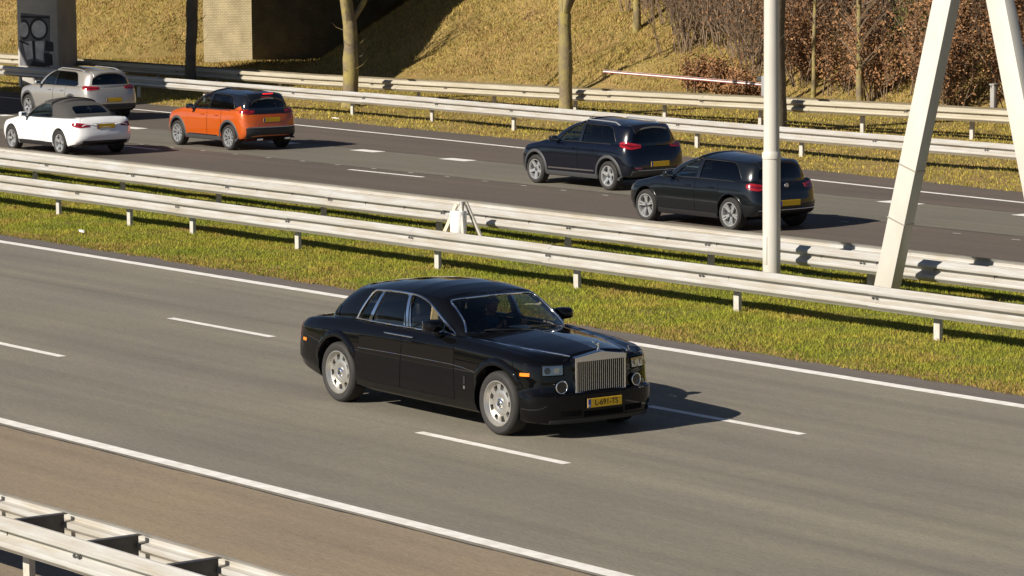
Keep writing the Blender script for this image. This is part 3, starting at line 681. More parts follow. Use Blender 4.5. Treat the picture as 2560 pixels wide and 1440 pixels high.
for i, (x_, y_, s) in enumerate(((-57.5, 47.3, 1.1), (-55.2, 46.6, 1.2), (-53.1, 46.2, 1.2), (-51.3, 45.4, 1.2), (-54.0, 48.6, 1.3), (-51.7, 48.2, 1.3), (-49.3, 47.2, 1.3), (-47.2, 46.0, 1.2), (-49.4, 44.9, 1.1), (-46.0, 48.2, 1.4), (-57.0, 49.6, 1.2), (-44.2, 47.0, 1.3), (-41.7, 46.2, 1.3), (-43.8, 45.1, 1.1), (-60.2, 50.2, 1.1), (-42.5, 49.0, 1.4), (-48.2, 49.8, 1.4), (-39.4, 47.6, 1.3), (-37.2, 46.4, 1.2), (-51.5, 50.5, 1.4), (-103.5, 47.5, 1.2), (-101.2, 46.0, 1.0), (-55.5, 50.9, 1.3), (-45.0, 50.5, 1.4), (-56.4, 48.2, 1.2), (-53.3, 47.4, 1.2), (-50.4, 46.4, 1.2), (-48.3, 45.9, 1.2), (-52.4, 44.9, 1.0), (-47.9, 44.0, 1.0), (-50.6, 49.1, 1.3), (-47.4, 47.9, 1.3), (-44.9, 46.3, 1.2), (-53.2, 49.9, 1.3), (-58.6, 48.9, 1.1), (-46.8, 49.3, 1.3), (-44.0, 48.3, 1.3), (-41.0, 47.6, 1.3), (-39.2, 46.0, 1.2))):
    shrub('bare', i, x_, y_, s, 'tangle of bare brown twigs growing high on the embankment', 'bare thickets on the embankment')
for i, (x_, y_, s) in enumerate(((-46.6, 44.2, 1.0), (-44.8, 43.5, 1.0), (-43.1, 43.4, 0.95), (-41.4, 43.2, 1.05), (-39.2, 43.4, 1.1), (-37.6, 42.6, 1.1), (-36.3, 43.9, 1.2), (-35.0, 42.7, 1.1), (-38.3, 45.3, 1.2), (-40.6, 44.8, 1.1), (-34.2, 44.6, 1.2), (-45.6, 45.6, 1.1), (-36.2, 45.9, 1.2))):
    shrub('copper', i, x_, y_, s, 'leafy shrub with copper brown winter leaves between lamp post and gantry', 'copper leaved shrubs at the embankment foot')
for i, (x_, y_, s) in enumerate(((-49.0, 42.9, 1.0), (-47.6, 42.7, 1.1), (-46.5, 42.4, 0.9))):
    shrub('low', i, x_, y_, s, 'low mound of orange brown leaves behind the red and white boom', 'low leaf mounds behind the boom')
for i, (x_, y_, s) in enumerate(((-41.6, 45.6, 1.0), (-40.7, 44.2, 0.8))):
    shrub('olive', i, x_, y_, s, 'dark green shrub among the copper brown thicket left of the leaning gantry leg', 'green shrubs in the thicket')
for i, (x_, y_, r_, lean) in enumerate(((-56.4, 46.0, 0.13, -0.03), (-43.9, 42.9, 0.07, 0.02), (-41.3, 42.4, 0.10, -0.02), (-49.8, 46.5, 0.08, 0.05), (-53.6, 46.9, 0.09, -0.04), (-101.0, 46.8, 0.13, 0.02))):
    o = tag(empty('young_tree', (x_, y_, verge_z(x_, y_))), 'slim bare young tree rising from the undergrowth', 'tree', 'young trees in the undergrowth')
    b = MB(); P = [Vector((lean*z+random.uniform(-0.03, 0.03), random.uniform(-0.03, 0.03), z)) for z in (-0.3, 0.6, 1.6, 2.8, 4.2, 5.6)]; b.tube(P, [r_*1.2, r_, r_*0.9, r_*0.75, r_*0.5, r_*0.2], 8, caps=False); b.build('trunk', 'bark', o, 60)
    b = MB()
    for k in range(26):
        z = random.uniform(1.2, 5.0); a = random.uniform(0, 6.28); L = random.uniform(0.5, 1.3); p0 = Vector((lean*z, 0, z)); p1 = p0+Vector((math.cos(a)*L*0.6, math.sin(a)*L*0.6, L*0.5)); b.tube([p0, p1, p1+Vector((math.cos(a+0.6)*L*0.4, math.sin(a+0.6)*L*0.4, L*0.4))], [r_*0.28, r_*0.18, 0.006], 4, caps=False)
    b.build('crown', 'twig', o, 0)

# boom barrier, posts on the right
t = tag(empty('boom_barrier', (-44.3, 41.2, 0.1)), 'long red and white striped boom lying level before the embankment', 'barrier')
def boomx(s): return (-7.7*s, 0.0, 0.78+0.12*s)
rb = Matrix.Rotation(math.atan2(0.12, 7.7), 3, 'Y')
MB().box((-3.85, 0, 0.84), (7.8, 0.05, 0.095), mat3=rb).build('boom', 'red_paint', t, 0)
MB().box((-3.85, -0.0275, 0.84), (7.78, 0.01, 0.030), mat3=rb).build('white_stripe', 'white_paint', t, 0)
MB().box((-3.85, 0.0, 0.885), (7.78, 0.030, 0.012), mat3=rb).build('white_stripe', 'white_paint', t, 0)
MB().box((0.25, 0, 0.5), (0.32, 0.28, 1.1)).build('housing', 'grey_steel', t, bevel=0.02); MB().box((0.25, 0, 0.95), (0.9, 0.12, 0.14)).build('counterweight', 'steel_dark', t, bevel=0.01)
t = tag(empty('marker_post', (-33.4, 42.0, 0.15)), 'tall grey post with a small white plate before the copper shrubs', 'post')
MB().box((0, 0, 0.9), (0.20, 0.20, 2.3)).build('shaft', 'concrete_dark', t, bevel=0.02); MB().box((0.1, -0.13, 1.15), (0.34, 0.03, 0.16)).build('plate', 'white_paint', t, bevel=0.004)
t = tag(empty('marker_post', (-35.2, 41.9, 0.15)), 'short weathered grey post before the copper shrubs', 'post')
MB().box((0, 0, 0.45), (0.16, 0.16, 1.2)).build('shaft', 'concrete_dark', t, bevel=0.02); MB().box((0, 0, 1.06), (0.2, 0.2, 0.04)).build('cap', 'concrete_dark', t, bevel=0.01)

# ================================================================== cars
# car space: x forward, y left, z up, origin on the road under the middle of the front axle
def loft(outlines, caps, name, bottom=True, M_=22):
    """outlines: list of rows, each (n,3) from rear centre over the left side to front centre"""
    nr = len(outlines); n = len(outlines[0]); ring_ = 2*n-2
    v = []; f = []
    for row in outlines:
        L = [tuple(p) for p in row]; L[0] = (L[0][0], 0.0, L[0][2]); L[-1] = (L[-1][0], 0.0, L[-1][2])
        v += L+[(p[0], -p[1], p[2]) for p in L[-2:0:-1]]
    for r_ in range(nr-1):
        for j in range(ring_):
            a = r_*ring_+j; b_ = r_*ring_+(j+1) % ring_
            f.append((b_, a, a+ring_, b_+ring_))
    top = (nr-1)*ring_
    def left(j): return top+j
    def right(j): return top+(0 if j == 0 else (n-1 if j == n-1 else ring_-j))
    grid = []
    for j in range(n):
        if j in (0, n-1): grid.append([left(j)]); continue
        pl = v[left(j)]; row = [left(j)]
        for m in range(1, M_):
            y = pl[1]*math.cos(math.pi*m/M_); row.append(len(v)); v.append((pl[0], y, caps(pl[0], y, pl[1], pl[2])))
        row.append(right(j)); grid.append(row)
    for j in range(n-1):
        A, B = grid[j], grid[j+1]
        if len(A) == 1:
            for m in range(M_): f.append((A[0], B[m], B[m+1]))
        elif len(B) == 1:
            for m in range(M_): f.append((A[m+1], A[m], B[0]))
        else:
            for m in range(M_): f.append((A[m], B[m], B[m+1], A[m+1]))
    if bottom:
        def lb(j): return j
        def rb_(j): return 0 if j == 0 else (n-1 if j == n-1 else ring_-j)
        for j in range(n-1):
            if j == 0: f.append((0, rb_(1), lb(1)))
            elif j == n-2: f.append((lb(j), rb_(j), n-1))
            else: f.append((lb(j), rb_(j), rb_(j+1), lb(j+1)))
    me = bpy.data.meshes.new(name); me.from_pydata(v, [], f)
    bm = bmesh.new(); bm.from_mesh(me); bmesh.ops.recalc_face_normals(bm, faces=bm.faces); bm.normal_update()
    cc = sum((q.co for q in bm.verts), Vector())/len(bm.verts)
    if sum(q.normal.dot(q.calc_center_median()-cc)*q.calc_area() for q in bm.faces) < 0: bmesh.ops.reverse_faces(bm, faces=bm.faces)
    bm.to_mesh(me); bm.free()
    return me
def normals2d(P):
    T = np.gradient(P, axis=0); T /= np.linalg.norm(T, axis=1)[:, None]+1e-9
    return np.stack([-T[:, 1], T[:, 0]], 1)

class Car:
    def __init__(s, name, label, loc, rz, cat='car', group=None):
        s.root = tag(empty(name, loc, rz), label, cat, group); s.vs = []; s.fs = []
    def bvh_add(s, me):
        n = len(s.vs); s.vs += [tuple(v.co) for v in me.vertices]; s.fs += [tuple(i+n for i in p.vertices) for p in me.polygons]
        s.bvh = BVHTree.FromPolygons(s.vs, s.fs)
    def body(s, outline, rows, caps, paint, fi=None, ri=None, n=130, nose=0.0):
        P = smooth_curve(outline, n); N = normals2d(P); N[0] = (-1, 0); N[-1] = (1, 0)
        out = []
        for fz in rows:
            row = []
            for (x, y), (nx, ny) in zip(P, N):
                z, ins = fz(x); ins *= 1-nose*max(nx, 0)**2
                ins += max(nx, 0)*(fi(z) if fi else 0)+max(-nx, 0)*(ri(z) if ri else 0)
                row.append((x-nx*ins, max(0, y-ny*ins), z))
            out.append(row)
        me = loft(out, caps, 'body'); finish(me, paint, 40); s.bvh_add(me)
        s.body_o = add_obj('body', me, s.root); return s.body_o
    def cabin(s, belt, roof, crown, paint, rows=9, n=110, thick=0.03, gp=1.3, name='cabin'):
        B = smooth_curve(belt, n); T = smooth_curve(roof, n)
        out = []
        for k in range(rows):
            v_ = k/(rows-1); g = v_**gp; h_ = 1-(1-v_)**1.25
            row = np.empty((n, 3)); row[:, :2] = B[:, :2]*(1-g)+T[:, :2]*g; row[:, 2] = B[:, 2]*(1-h_)+T[:, 2]*h_
            out.append(row)
        me = loft(out, crown, name, bottom=False); finish(me, paint, 40); s.bvh_add(me)
        gme = me.copy()
        o = add_obj(name, me, s.root); md = o.modifiers.new('s', 'SOLIDIFY'); md.thickness = thick; md.offset = -1.0; apply_mods(o)
        gm = bpy.data.meshes.new('glass_shell'); bm = bmesh.new(); bm.from_mesh(gme); bm.normal_update()
        for vv in bm.verts: vv.co -= vv.normal*0.009
        bm.to_mesh(gm); bm.free(); bpy.data.meshes.remove(gme)
        s.shell = bpy.data.objects.new('glass_shell', gm); COL.objects.link(s.shell)
        md = s.shell.modifiers.new('s', 'SOLIDIFY'); md.thickness = 0.005; md.offset = -1.0; apply_mods(s.shell)
        s.shell.data.materials.clear()
        s.cabin_o = o; return o
    def cut(s, target, mb):
        c = mb.build('cutter', None, None, 0); boolean(target, c); kill(c)
    def pane(s, name, mb, material, parent=None):
        o = bpy.data.objects.new(name, s.shell.data.copy()); COL.objects.link(o)
        c = mb.build('cutter', None, None, 0); boolean(o, c, 'INTERSECT'); kill(c)
        o.data.materials.clear(); o.data.materials.append(M[material]); resmooth(o, 40); o.parent = parent or s.root
        return o
    def hit(s, o, d):
        r_ = s.bvh.ray_cast(Vector(o), Vector(d), 20)
        return r_
    def ray(s, view, a, b_):
        if view == 'L': return (a, 4, b_), (0, -1, 0)
        if view == 'R': return (a, -4, b_), (0, 1, 0)
        if view == 'F': return (6, a, b_), (-1, 0, 0)
        if view == 'B': return (-12, a, b_), (1, 0, 0)
        if view == 'T': return (a, b_, 4), (0, 0, -1)
        x0, y0, th = view; d = Vector((math.cos(th), math.sin(th), 0)); h_ = Vector((-d.y, d.x, 0))
        o = Vector((x0, y0, 0))+h_*a+Vector((0, 0, b_))-d*6
        return tuple(o), tuple(d)
    def at(s, view, a, b_, off=0.0):
        o, d = s.ray(view, a, b_); r_ = s.hit(o, d)
        if r_[0] is None: return None
        return r_[0]+(-Vector(d))*off if off else r_[0]
    def patch(s, name, lower, upper, view, material, off=0.004, n=14, m=8, thick=0.012, parent=None, smooth=50, inset=0.0):
        lo = resample(lower, n+1); hi = resample(upper, n+1); pts = []
        for j in range(m+1):
            row = []
            for i in range(n+1):
                a, b_ = lo[i]*(1-j/m)+hi[i]*(j/m); o, d = s.ray(view, a, b_); r_ = s.hit(o, d)
                row.append((None, o, d) if r_[0] is None else (r_[0], r_[1], d))
            good = [k for k, q in enumerate(row) if q[0] is not None]
            pts.append([row[min(good, key=lambda g_: abs(g_-k))] if good and q[0] is None else q for k, q in enumerate(row)])
        v = []; f = []; W_ = n+1
        for row in pts:
            for q in row:
                nm = Vector(q[1]) if q[0] is not None else Vector((0, 0, 1)); dd = Vector(q[2])
                if nm.dot(dd) > 0: nm = -nm
                nm = (nm*0.5-dd*0.5).normalized()
                c = q[0] if q[0] is not None else Vector((0, 0, 0.5))
                v.append(c+nm*off)
        k = len(v)
        for row in pts:
            for q in row: v.append((q[0] if q[0] is not None else Vector((0, 0, 0.5)))+Vector(q[2])*thick)
        for j in range(m):
            for i in range(n):
                a = j*W_+i; f.append((a, a+1, a+W_+1, a+W_))
        bd = [i for i in range(n)]+[j*W_+n for j in range(m)]+[m*W_+i for i in range(n, 0, -1)]+[j*W_ for j in range(m, 0, -1)]
        for i in range(len(bd)):
            a, b_ = bd[i], bd[(i+1) % len(bd)]; f.append((b_, a, a+k, b_+k))
        me = bpy.data.meshes.new(name); me.from_pydata([tuple(q) for q in v], [], f)
        bm = bmesh.new(); bm.from_mesh(me); bmesh.ops.recalc_face_normals(bm, faces=bm.faces)
        bm.normal_update()
        bm.to_mesh(me); bm.free()
        # face the viewer side
        finish(me, material, smooth)
        return add_obj(name, me, parent or s.root)
    def rect(s, name, a0, a1, b0, b1, view, material, **k):
        return s.patch(name, [(a0, b0), (a1, b0)], [(a0, b1), (a1, b1)], view, material, **k)
    def trim(s, name, path, view, rad, material, off=0.0, closed=False, n=None, parent=None, flat=None):
        P = smooth_curve(path, n or max(12, len(path)*6), closed) if n != 0 else np.array(path, float); pts = []
        for a, b_ in (P[:-1] if closed else P):
            h_ = s.at(view, a, b_, off)
            if h_ is not None: pts.append(h_)
        return MB().tube(pts, rad, 6, closed=closed, flat=flat).build(name, material, parent or s.root, 60)
    def arch(s, x0, z0, r_in, r_out, side, material, a0=-15, a1=195, bulge=0.018, name='wheel_arch', sq=1.0, taper=0.0):
        v = []; f = []; n = 36; K = 6
        for i in range(n+1):
            a = R(a0+(a1-a0)*i/n); ca, sa = math.cos(a), math.sin(a)
            h_ = s.at('L' if side > 0 else 'R', x0+r_out*ca*sq, z0+r_out*sa)
            ys = abs(h_.y) if h_ is not None else 0.9
            tp = min(1.0, i/(n*taper), (n-i)/(n*taper)) if taper else 1.0; tp = tp*tp*(3-2*tp); ro = r_in+(r_out-r_in)*(0.30+0.70*tp); bu = bulge*tp
            for (rr, dy) in ((r_in, -0.16), (r_in, 0.003*tp), (r_in+0.008, bu), (r_in*0.45+ro*0.55, bu*1.05), (r_in*0.15+ro*0.85, bu*0.55), (ro, -0.002)):
                v.append((x0+rr*ca*(sq if rr > r_in else 1), side*(ys+dy), z0+rr*sa))
        for i in range(n):
            for k in range(K-1): a = i*K+k; f.append((a, a+1, a+K+1, a+K))
        me = bpy.data.meshes.new(name); me.from_pydata(v, [], f)
        bm = bmesh.new(); bm.from_mesh(me); bmesh.ops.recalc_face_normals(bm, faces=bm.faces); bm.to_mesh(me); bm.free()
        finish(me, material, 40); return add_obj(name, me, s.root)
    def wheel_wells(s, axles, r, yin, z):
        for x0 in axles:
            for sd_ in (-1, 1):
                b_ = MB(); b_.prism([(x0+r*math.cos(a), z+r*math.sin(a)) for a in np.linspace(0, 2*math.pi, 56, endpoint=False)], sd_*yin, sd_*1.4, 'y'); s.cut(s.body_o, b_)

def merge_center(mb, dist=1e-5): return mb
WM = {}
def wheel_meshes(kind, Rt, Rr, wd):
    key = (kind, Rt, Rr)
    if key in WM: return WM[key]
    h = wd/2
    def mesh(mb, name, material, sm=35, solid=0):
        me = bpy.data.meshes.new(name); me.from_pydata(mb.v, [], mb.f); bm = bmesh.new(); bm.from_mesh(me); bmesh.ops.remove_doubles(bm, verts=bm.verts, dist=1e-5); bmesh.ops.recalc_face_normals(bm, faces=bm.faces)
        bm.to_mesh(me); bm.free(); finish(me, material, sm)
        return me
    b_ = MB(); b_.lathe([(Rr-0.004, -h*0.85), (Rr+0.03, -h*0.96), ((Rt+Rr)/2, -h*1.02), (Rt-0.022, -h*0.92), (Rt-0.004, -h*0.72), (Rt, -h*0.5), (Rt, h*0.5), (Rt-0.004, h*0.72), (Rt-0.022, h*0.92), ((Rt+Rr)/2+0.02, h*1.02), ((Rt+Rr)/2, h*1.03), ((Rt+Rr)/2-0.012, h*1.015), (Rr+0.03, h*0.98), (Rr+0.012, h*0.95), (Rr-0.004, h*0.85)], 56, 'y', closed=True)
    ty = mesh(b_, 'tyre', 'tyre', 30)
    ms = {'tyre': ty}
    b_ = MB()
    if kind == 'disc':
        b_.lathe([(Rr+0.004, h*0.86), (Rr+0.004, h*0.94), (Rr-0.008, h*0.95), (Rr-0.018, h*0.78), (Rr-0.03, h*0.55), (Rr-0.033, h*0.50)], 72, 'y')
        rings = [(0.05, 0.46), (0.085, 0.56), (0.105, 0.60), (0.14, 0.575), (0.158, 0.53), (0.162, 0.52), (0.232, 0.47), (0.240, 0.475), (Rr-0.033, 0.50)]
        n = 72; vs = []; fs = []
        for r_, yy in rings:
            for j in range(n): a = 2*math.pi*j/n; vs.append((r_*math.cos(a), h*yy, -r_*math.sin(a)))
        for i in range(len(rings)-1):
            for j in range(n):
                if i in (5,) and (j % 8) in (0, 1, 2, 3): continue
                fs.append((i*n+j, i*n+(j+1) % n, (i+1)*n+(j+1) % n, (i+1)*n+j))
        b_.add(vs, fs)
        # walls of the nine openings
        vs = []; fs = []
        for q in range(9):
            c = [(0.162, q*8+e_, .52) for e_ in range(5)]+[(0.232, q*8+e_, .47) for e_ in range(4, -1, -1)]; k0 = len(vs)
            for r_, j, yy in c:
                a = 2*math.pi*j/n; vs.append((r_*math.cos(a), h*yy, -r_*math.sin(a)))
            for r_, j, yy in c:
                a = 2*math.pi*j/n; vs.append((r_*math.cos(a), h*yy-0.04, -r_*math.sin(a)))
            for i in range(10): fs.append((k0+i, k0+(i+1) % 10, k0+10+(i+1) % 10, k0+10+i))
        b_.add(vs, fs)
        ms['rim'] = mesh(b_, 'wheel', 'alloy_silver', 28)
        b_ = MB(); b_.lathe([(0.0, h*0.70), (0.026, h*0.70), (0.033, h*0.66), (0.040, h*0.74), (0.058, h*0.67), (0.066, h*0.54), (0.068, h*0.42)], 32, 'y'); ms['hub'] = mesh(b_, 'hub_cap', 'chrome', 30)
        b_ = MB(); b_.lathe([(0.0, h*0.704), (0.026, h*0.704), (0.026, h*0.66)], 24, 'y'); ms['badge'] = mesh(b_, 'hub_badge', 'trim_black', 30)
        # interlocked monogram strokes in the hub badge
        b_ = MB()
        for dx_, dz_ in ((-0.004, 0.003), (0.004, -0.003)):
            b_.box((dx_-0.004, h*0.708, dz_), (0.0025, 0.002, 0.020)); b_.box((dx_, h*0.708, dz_+0.009), (0.008, 0.002, 0.0025)); b_.box((dx_, h*0.708, dz_+0.0), (0.008, 0.002, 0.0025)); b_.box((dx_+0.004, h*0.708, dz_+0.0045), (0.0025, 0.002, 0.010)); b_.box((dx_+0.003, h*0.7085, dz_-0.005), (0.0025, 0.002, 0.011))
        ms['mono'] = mesh(b_, 'monogram', 'chrome_satin', 0)
    else:
        b_.lathe([(Rr+0.004, h*0.86), (Rr+0.004, h*0.94), (Rr-0.012, h*0.93), (Rr-0.022, h*0.6), (Rr-0.03, -h*0.7)], 48, 'y')
        ns = {'five': 5, 'ten': 10, 'twin': 5}[kind]
        for q in range(ns):
            for tw in ((-0.16, 0.16) if kind == 'twin' else (0,)):
                a = 2*math.pi*q/ns+0.3; w0, w1 = (0.022, 0.016) if kind == 'twin' else ((0.045, 0.032) if kind == 'five' else (0.020, 0.016))
                a2 = a+tw; p0 = Vector((math.cos(a+tw*0.5)*0.045, 0, math.sin(a+tw*0.5)*0.045)); p1 = Vector((math.cos(a2)*(Rr-0.012), 0, math.sin(a2)*(Rr-0.012))); d = (p1-p0).normalized(); sd_ = Vector((-d.z, 0, d.x))
                vs = []
                for p, w_, yy in ((p0, w0, 0.62), (p1, w1, 0.84)):
                    vs += [p+sd_*w_+Vector((0, h*yy-0.03, 0)), p+sd_*w_*0.7+Vector((0, h*yy, 0)), p-sd_*w_*0.7+Vector((0, h*yy, 0)), p-sd_*w_+Vector((0, h*yy-0.03, 0))]
                b_.add(vs, [(0, 1, 5, 4), (1, 2, 6, 5), (2, 3, 7, 6), (3, 0, 4, 7), (0, 3, 2, 1), (4, 5, 6, 7)])
        ms['rim'] = mesh(b_, 'wheel', 'alloy_bright', 28)
        b_ = MB(); b_.lathe([(0.0, h*0.74), (0.03, h*0.73), (0.052, h*0.62), (0.058, h*0.4)], 24, 'y'); ms['hub'] = mesh(b_, 'hub_cap', 'alloy_dark', 30)
    b_ = MB(); b_.lathe([(0.0, h*0.18), (Rr*0.72, h*0.18), (Rr*0.72, h*0.02), (Rr, h*0.0), (Rr, -h*0.8), (0.0, -h*0.8)], 40, 'y'); ms['brake'] = mesh(b_, 'brake_disc', 'cladding', 30)
    WM[key] = ms
    return ms
def add_wheels(car, kind, Rt, Rr, wd, axles, yc):
    ms = wheel_meshes(kind, Rt, Rr, wd)
    for x0 in axles:
        for sd_ in (-1, 1):
            wh = add_obj('wheel', ms['rim'], car.root, (x0, sd_*yc, Rt-0.004), (0, random.uniform(0, 6.28), 0 if sd_ > 0 else math.pi))
            for k, nm in (('tyre', 'tyre'), ('hub', 'hub_cap'), ('brake', 'brake_disc'), ('badge', 'hub_badge'), ('mono', 'monogram')):
                if k in ms: add_obj(nm, ms[k], wh)
def text_mesh(txt, size, extr, material, name):
    cu = bpy.data.curves.new(name, 'FONT'); cu.body = txt; cu.size = size; cu.extrude = extr; cu.align_x = 'CENTER'; cu.align_y = 'CENTER'; cu.resolution_u = 4; cu.offset = size*0.012
    o = bpy.data.objects.new(name, cu); COL.objects.link(o); dg = bpy.context.evaluated_depsgraph_get(); dg.update()
    me = bpy.data.meshes.new_from_object(o.evaluated_get(dg)); bpy.data.objects.remove(o); bpy.data.curves.remove(cu)
    me.materials.clear(); me.materials.append(M[material]); me.name = name
    return me
def plate(car, x, z, facing, txt=None, wd=0.52, ht=0.11, tilt=0.0):
    p = MB().box((0, 0, 0), (0.012, wd, ht)).build('number_plate', 'plate_yellow', car.root, 0, bevel=0.003, loc=(x, 0, z), rot=(0, tilt, 0 if facing > 0 else math.pi))
    MB().box((0.0066, -wd/2+0.024, 0), (0.002, 0.044, ht-0.008)).build('blue_band', 'plate_blue', p, 0)
    MB().box((-0.004, 0, 0), (0.010, wd+0.014, ht+0.014)).build('plate_holder', 'trim_black', p, 0)
    if txt:
        add_obj('lettering', text_mesh(txt, 0.096, 0.001, 'plate_ink', 'lettering'), p, (0.0075, 0.022, -0.002), (R(90), 0, R(90)))
        add_obj('country_letters', text_mesh('NL', 0.030, 0.0008, 'white_paint', 'country_letters'), p, (0.0082, -wd/2+0.024, -0.03), (R(90), 0, R(90)))
    return p
def seat(car, x, y, zc, w_, material, back=0.62, name='seat'):
    b_ = MB(); b_.box((x+0.18, y, zc-0.40), (0.52, w_, 0.16)); s_ = b_.build(name, material, car.root, bevel=0.04, seg=3)
    MB().box((x-0.12, y, zc-0.12), (0.15, w_, back), mat3=Matrix.Rotation(-0.22, 3, 'Y')).build('backrest', material, s_, bevel=0.05, seg=3)
    MB().box((x-0.20, y, zc+0.27), (0.10, w_*0.5, 0.17), mat3=Matrix.Rotation(-0.15, 3, 'Y')).build('headrest', material, s_, bevel=0.035, seg=3)

# ------------------------------------------------------------------ the black limousine
CARLOC = Vector((0, 0, 0)); CARYAW = -0.0066
ph = Car('luxury_saloon', 'large glossy black luxury saloon with tall chrome grille and silver disc wheels', CARLOC, CARYAW)
zc_ = lambda x: lin(x, [-4.95, -4.3, -3.15, -2.2, -0.95, 0.1, 0.5, 0.85], [0.90, 0.925, 0.965, 0.985, 1.005, 0.97, 0.92, 0.87])
zt_ = lambda x: lin(x, [-4.95, -4.75, -4.5, -4.2, -3.6, -3.2, -2.2, -1.0, -0.5, 0.0, 0.35, 0.55, 0.7, 0.85], [0.975, 1.0, 1.03, 1.06, 1.095, 1.105, 1.115, 1.115, 1.085, 1.055, 1.02, 0.985, 0.955, 0.94])
zb_ = lambda x: lin(x, [-4.95, -4.6, -4.1, -3.0, -1.5, -0.4, 0.4, 0.85], [0.40, 0.36, 0.27, 0.235, 0.22, 0.215, 0.20, 0.20])
ph_out = [(-4.945, 0), (-4.93, .34), (-4.885, .60), (-4.79, .78), (-4.60, .895), (-4.3, .948), (-3.9, .975), (-3.2, .985), (-2, .990), (-1, .988), (-.3, .985), (.15, .980), (.42, .955), (.57, .90), (.69, .79), (.765, .62), (.81, .35), (.825, 0)]
ph_rows = [lambda x: (zb_(x), 0.11), lambda x: (zb_(x)+0.012, 0.06), lambda x: (zb_(x)+0.05, 0.028), lambda x: (zb_(x)+0.115, 0.014), lambda x: (zb_(x)+0.125, 0.006),
           lambda x: (0.47+0.25*(zb_(x)-.22), 0.0), lambda x: (0.535, 0.0), lambda x: (0.575, 0.0), lambda x: (0.64, 0.0), lambda x: (0.72, 0.001), lambda x: (0.80, 0.005), lambda x: (zc_(x)-0.02, 0.012), lambda x: (zc_(x), 0.016),
           lambda x: (zc_(x)*0.72+zt_(x)*0.28, 0.032), lambda x: (zc_(x)*0.42+zt_(x)*0.58, 0.056), lambda x: (zc_(x)*0.18+zt_(x)*0.82, 0.085), lambda x: (zt_(x)-0.004, 0.115), lambda x: (zt_(x), 0.15)]
hood_c = lambda x: lin(x, [-1.3, -0.7, -0.2, 0.3, 0.66, 0.85], [1.19, 1.172, 1.145, 1.105, 1.058, 1.035])
hood_e = lambda x: lin(x, [-1.3, -0.9, 0.0, 0.6, 0.8], [1.112, 1.098, 1.052, 1.012, 0.99])
HW = lambda x: lin(x, [-1.2, -1.0, 0.0, 0.75], [0.83, 0.82, 0.655, 0.425])
def ph_cap(x, y, ye, ze):
    a = abs(y)
    if x > -1.3:
        hw = min(HW(x), ye*0.96)
        if a < hw: z = hood_c(x)-(hood_c(x)-hood_e(x))*(0.45*a/hw+0.55*(a/hw)**2.2)
        else:
            t_ = (a-hw)/max(1e-4, ye-hw); z = hood_e(x)*(1-t_)+ze*t_+0.018*math.sin(math.pi*min(1, t_))**1.0*sstep(0.7, 0.2, x)
        return z
    if x < -3.0: return ze+0.03*(1-(a/ye)**2)+0.012*sstep(-4.6, -4.84, x)*(1-(a/ye)**6)
    return ze+0.01*(1-(a/ye)**2)
ph.body(ph_out, ph_rows, ph_cap, 'paint_black', fi=lambda z: 0.085*sstep(0.545, 0.585, z)+0.02*sstep(0.6, 0.9, z), ri=lambda z: 0.05*sstep(0.6, 0.95, z)+0.03*sstep(0.5, 0.3, z), n=190, nose=0.85)
ph_belt = [(-4.30, 0, 1.03), (-4.28, .35, 1.03), (-4.22, .58, 1.04), (-4.05, .74, 1.06), (-3.75, .815, 1.08), (-3.2, .850, 1.09), (-2.5, .868, 1.10), (-1.8, .868, 1.10), (-1.25, .845, 1.10), (-1.02, .80, 1.09), (-.90, .70, 1.09), (-.78, .50, 1.11), (-.70, .25, 1.12), (-.68, 0, 1.12)]
ph_roof = [(-3.66, 0, 1.525), (-3.645, .30, 1.52), (-3.60, .48, 1.505), (-3.48, .60, 1.49), (-3.2, .675, 1.51), (-2.75, .708, 1.54), (-2.3, .720, 1.555), (-2.0, .715, 1.55), (-1.78, .708, 1.535), (-1.66, .685, 1.527), (-1.60, .63, 1.530), (-1.56, .42, 1.545), (-1.53, .21, 1.557), (-1.52, 0, 1.56)]
def ph_crown(x, y, ye, ze):
    pk = lin(x, [-3.66, -3.4, -3.0, -2.6, -2.2, -1.9, -1.7, -1.52], [1.525, 1.57, 1.618, 1.646, 1.655, 1.636, 1.602, 1.56])
    return ze+max(0, pk-ze)*(1-abs(y/ye)**2.8)
ph.cabin(ph_belt, ph_roof, ph_crown, 'paint_black', rows=14, n=150)
win = smooth_curve([(-3.30, 1.125), (-3.20, 1.30), (-3.08, 1.465), (-3.02, 1.497), (-2.90, 1.510), (-2.6, 1.526), (-2.25, 1.530), (-2.02, 1.517), (-1.80, 1.470), (-1.62, 1.395), (-1.42, 1.295), (-1.22, 1.185), (-1.11, 1.125)], 60).tolist()
ph.cut(ph.cabin_o, MB().prism(win, -1.5, 1.5, 'y'))
scr = smooth_curve([(-.755, 1.150), (-.70, 1.29), (-.668, 1.42), (-.650, 1.478), (-.60, 1.504), (-.33, 1.524), (0, 1.533), (.33, 1.524), (.60, 1.504), (.650, 1.478), (.668, 1.42), (.70, 1.29), (.755, 1.150)], 60).tolist()
ph.cut(ph.cabin_o, MB().prism(scr, -1.9, 0.2, 'x'))
rwn = [(-.60, 1.17), (-.56, 1.30), (-.47, 1.44), (-.40, 1.465), (0, 1.48), (.40, 1.465), (.47, 1.44), (.56, 1.30), (.60, 1.17), (0, 1.17)]
ph.cut(ph.cabin_o, MB().prism(rwn, -5.0, -3.3, 'x'))
resmooth(ph.cabin_o, 40)
ph.wheel_wells((-0.055, -3.615), 0.455, 0.66, 0.40)
ph.cut(ph.body_o, MB().box((-2.25, 0, 1.02), (2.5, 1.46, 0.95)))
resmooth(ph.body_o, 40)
